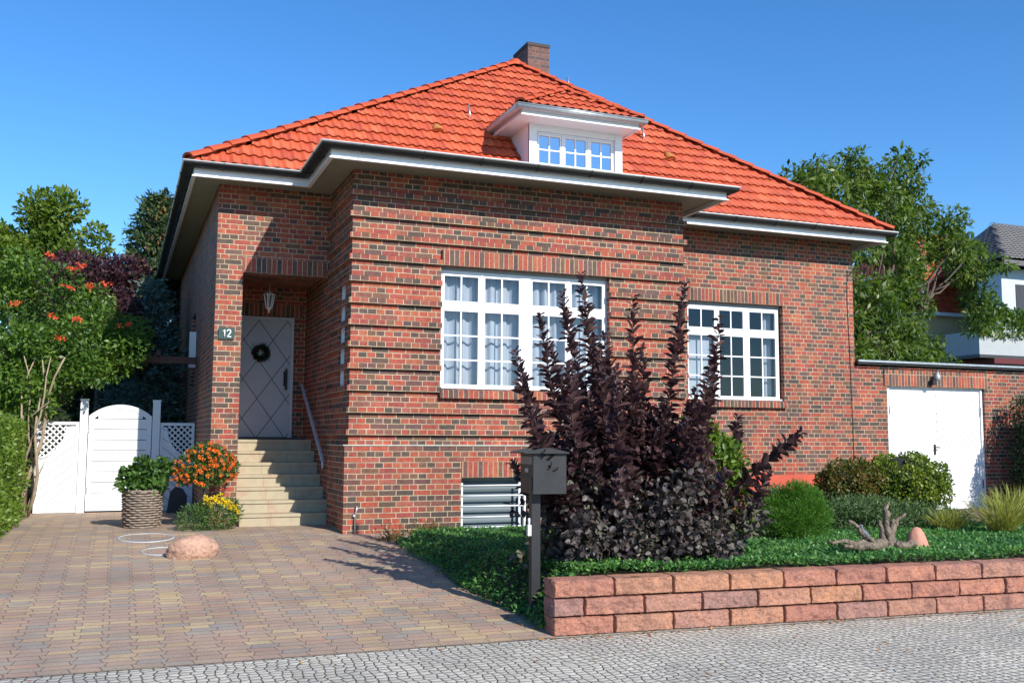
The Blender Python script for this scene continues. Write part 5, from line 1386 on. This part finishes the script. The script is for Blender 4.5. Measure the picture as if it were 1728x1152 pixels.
nh = empty('neighbour_house', (38,38,.3), 'cream house with a bright orange mansard roof seen through the walnut tree', 'house')
m = MB(); m.box(33.6, 46, 34.3, 44, .3, 7.35); m.build('wall', CREAM, nh)
def nroof(pls, name, parent, mat=TILE):
    return tiles_obj(name, pls, parent, mat)
def quadpl(P, Q, R1, R2, expo=.33, samp=4, wave=.25):
    P, Q, R1, R2 = (np.array(q, float) for q in (P, Q, R1, R2)); U = Q-P; W = np.linalg.norm(U); U /= W; d = R1-P; S = d-U*(d@U); Ls = np.linalg.norm(S); S /= Ls
    u1 = (R1-P)@U; u2 = (R2-P)@U
    return tile_plane(P, U, S, Ls, lambda s: u1*s/Ls, lambda s: W+(u2-W)*s/Ls, expo=expo, samp=samp, wave=wave)
a1_ = [(33.1,34,7.4),(46.5,34,7.4),(46.5,44.5,7.4),(33.1,44.5,7.4)]; a2_ = [(34.3,35.2,9.6),(45.3,35.2,9.6),(45.3,43.3,9.6),(34.3,43.3,9.6)]
rg = [(37.5,39.2,12.3),(42,39.2,12.3)]
pls = [quadpl(a1_[0],a1_[1],a2_[0],a2_[1]), quadpl(a1_[3],a1_[0],a2_[3],a2_[0]), quadpl(a2_[0],a2_[1],rg[0],rg[1]), quadpl(a2_[3],a2_[0],rg[0],rg[0])]
nroof(pls, 'roof', nh)
m = MB(); m.box(33.0, 46.6, 33.9, 34.0, 7.25, 7.4); m.box(33.0, 33.1, 34.0, 44.6, 7.25, 7.4); m.build('gutter', FRAMEW, nh)
for xx in (34.6, 37.0): m = MB(); m.box(xx, xx+1, 34.27, 34.29, 4.4, 6.0); m.build('window', GLASSD, nh)
wh = empty('balcony_house', (38,34,.3), 'pale blue grey house with a planted balcony at the right edge', 'house')
m = MB(); m.box(33.35, 46, 30, 31.25, .3, 8.75); m.box(37, 46, 31.25, 40, .3, 8.75); m.build('wall', NBW, wh)
m = MB(); m.box(30.2, 45, 28.3, 29.95, 4.95, 5.85); m.build('balcony', NBG, wh)
m = MB(); m.box(30.1, 45, 28.2, 29.95, 4.82, 4.94); m.build('balcony_edge', SLATE, wh)
m = MB(); m.box(30.6, 45, 28.0, 29.95, 4.60, 4.80); m.build('awning', AWN, wh)
m = MB()
for i in range(48): m.box(30.4+i*.27, 30.43+i*.27, 28.4, 28.43, 5.86, 6.5)
m.box(30.3, 45, 28.39, 28.44, 6.5, 6.55); m.build('railing', STEEL, wh)
m = MB(); m.box(34.1, 34.6, 29.97, 29.995, 5.9, 8.1); m.build('window', SLATE, wh)
m = MB(); m.poly([(32.9,29.4,8.95),(47,29.4,8.95),(47,35,12.0),(38.5,35,12.0)]); m.box(32.8,47,29.32,29.42,8.75,8.95)
m.poly([(32.9,29.4,8.92),(47,29.4,8.92),(47,36,8.92),(32.9,31.6,8.92)]); m.poly([(32.9,29.4,8.95),(38.5,35,12.0),(37,40,8.95),(32.9,31.6,8.95)])
m.build('roof_boarding', DTILE, wh)
nroof([quadpl((32.8,29.3,9.0),(47,29.3,9.0),(38.5,35,12.05),(47,35,12.05), .36), quadpl((32.8,31.6,9.0),(32.8,29.3,9.0),(38.5,35,12.05),(38.5,35,12.05), .36)], 'roof', wh, DTILE)
bp = empty('balcony_plants', (34,28.4,5.9), 'bright green trailing plants on the balcony of the pale house', 'plants')
crown('foliage', [((30.1+.42*i, 28.2, 6.25+.25*rng.random()), (.42,.25,.26), 260) for i in range(24)]+[((30.5+.5*i, 28.2, 5.9), (.35,.15,.3), 120) for i in range(14)], .14, .5, GL, bp)

# ------------------------------------------------------------------ CAMERA, LIGHT, WORLD
f, yaw, pit, rol = 1674.3, .37588, .097035, .005079
fwd = Vector((math.sin(yaw)*math.cos(pit), math.cos(yaw)*math.cos(pit), math.sin(pit)))
right = Vector((math.cos(yaw), -math.sin(yaw), 0)); up = right.cross(fwd)
r2 = right*math.cos(rol)+up*math.sin(rol); u2 = -right*math.sin(rol)+up*math.cos(rol)
cam = bpy.data.cameras.new('camera'); cam.sensor_width = 36; cam.lens = f/1728*36; cam.clip_end = 2000; cam.clip_start = .05
co = bpy.data.objects.new('camera', cam); col.objects.link(co)
co.matrix_world = Matrix(((r2.x,u2.x,-fwd.x,0),(r2.y,u2.y,-fwd.y,0),(r2.z,u2.z,-fwd.z,1.7),(0,0,0,1)))
scene.camera = co
sl = bpy.data.lights.new('sun', 'SUN'); sl.energy = 5.0; sl.angle = math.radians(.5); sl.color = (1.0,.955,.88)
so = bpy.data.objects.new('sun', sl); col.objects.link(so); so.location = (5,-20,20)
so.rotation_mode = 'QUATERNION'; so.rotation_quaternion = Vector(SUN).to_track_quat('Z', 'Y')
w = bpy.data.worlds.new('World'); scene.world = w; w.use_nodes = True; nt = w.node_tree; nt.nodes.clear()
sky = nt.nodes.new('ShaderNodeTexSky'); sky.sky_type = 'NISHITA'; sky.sun_disc = False
sky.sun_elevation = math.asin(SUN[2]); sky.sun_rotation = math.atan2(SUN[0], SUN[1]); sky.air_density = 1.0; sky.dust_density = .1; sky.ozone_density = 3.0
hs = nt.nodes.new('ShaderNodeHueSaturation'); hs.inputs['Saturation'].default_value = 1.22
tn = nt.nodes.new('ShaderNodeMix'); tn.data_type = 'RGBA'; tn.blend_type = 'MULTIPLY'; tn.inputs[0].default_value = 1; tn.inputs[7].default_value = (.80,1.04,1.24,1)
bg = nt.nodes.new('ShaderNodeBackground'); bg.inputs[1].default_value = .125; wo = nt.nodes.new('ShaderNodeOutputWorld')
nt.links.new(sky.outputs[0], hs.inputs['Color']); nt.links.new(hs.outputs[0], tn.inputs[6]); nt.links.new(tn.outputs[2], bg.inputs[0]); nt.links.new(bg.outputs[0], wo.inputs[0])
vs_ = scene.view_settings; vs_.view_transform = 'Standard'; vs_.look = 'None'; vs_.gamma = 1; vs_.exposure = 0.34; vs_.use_curve_mapping = False
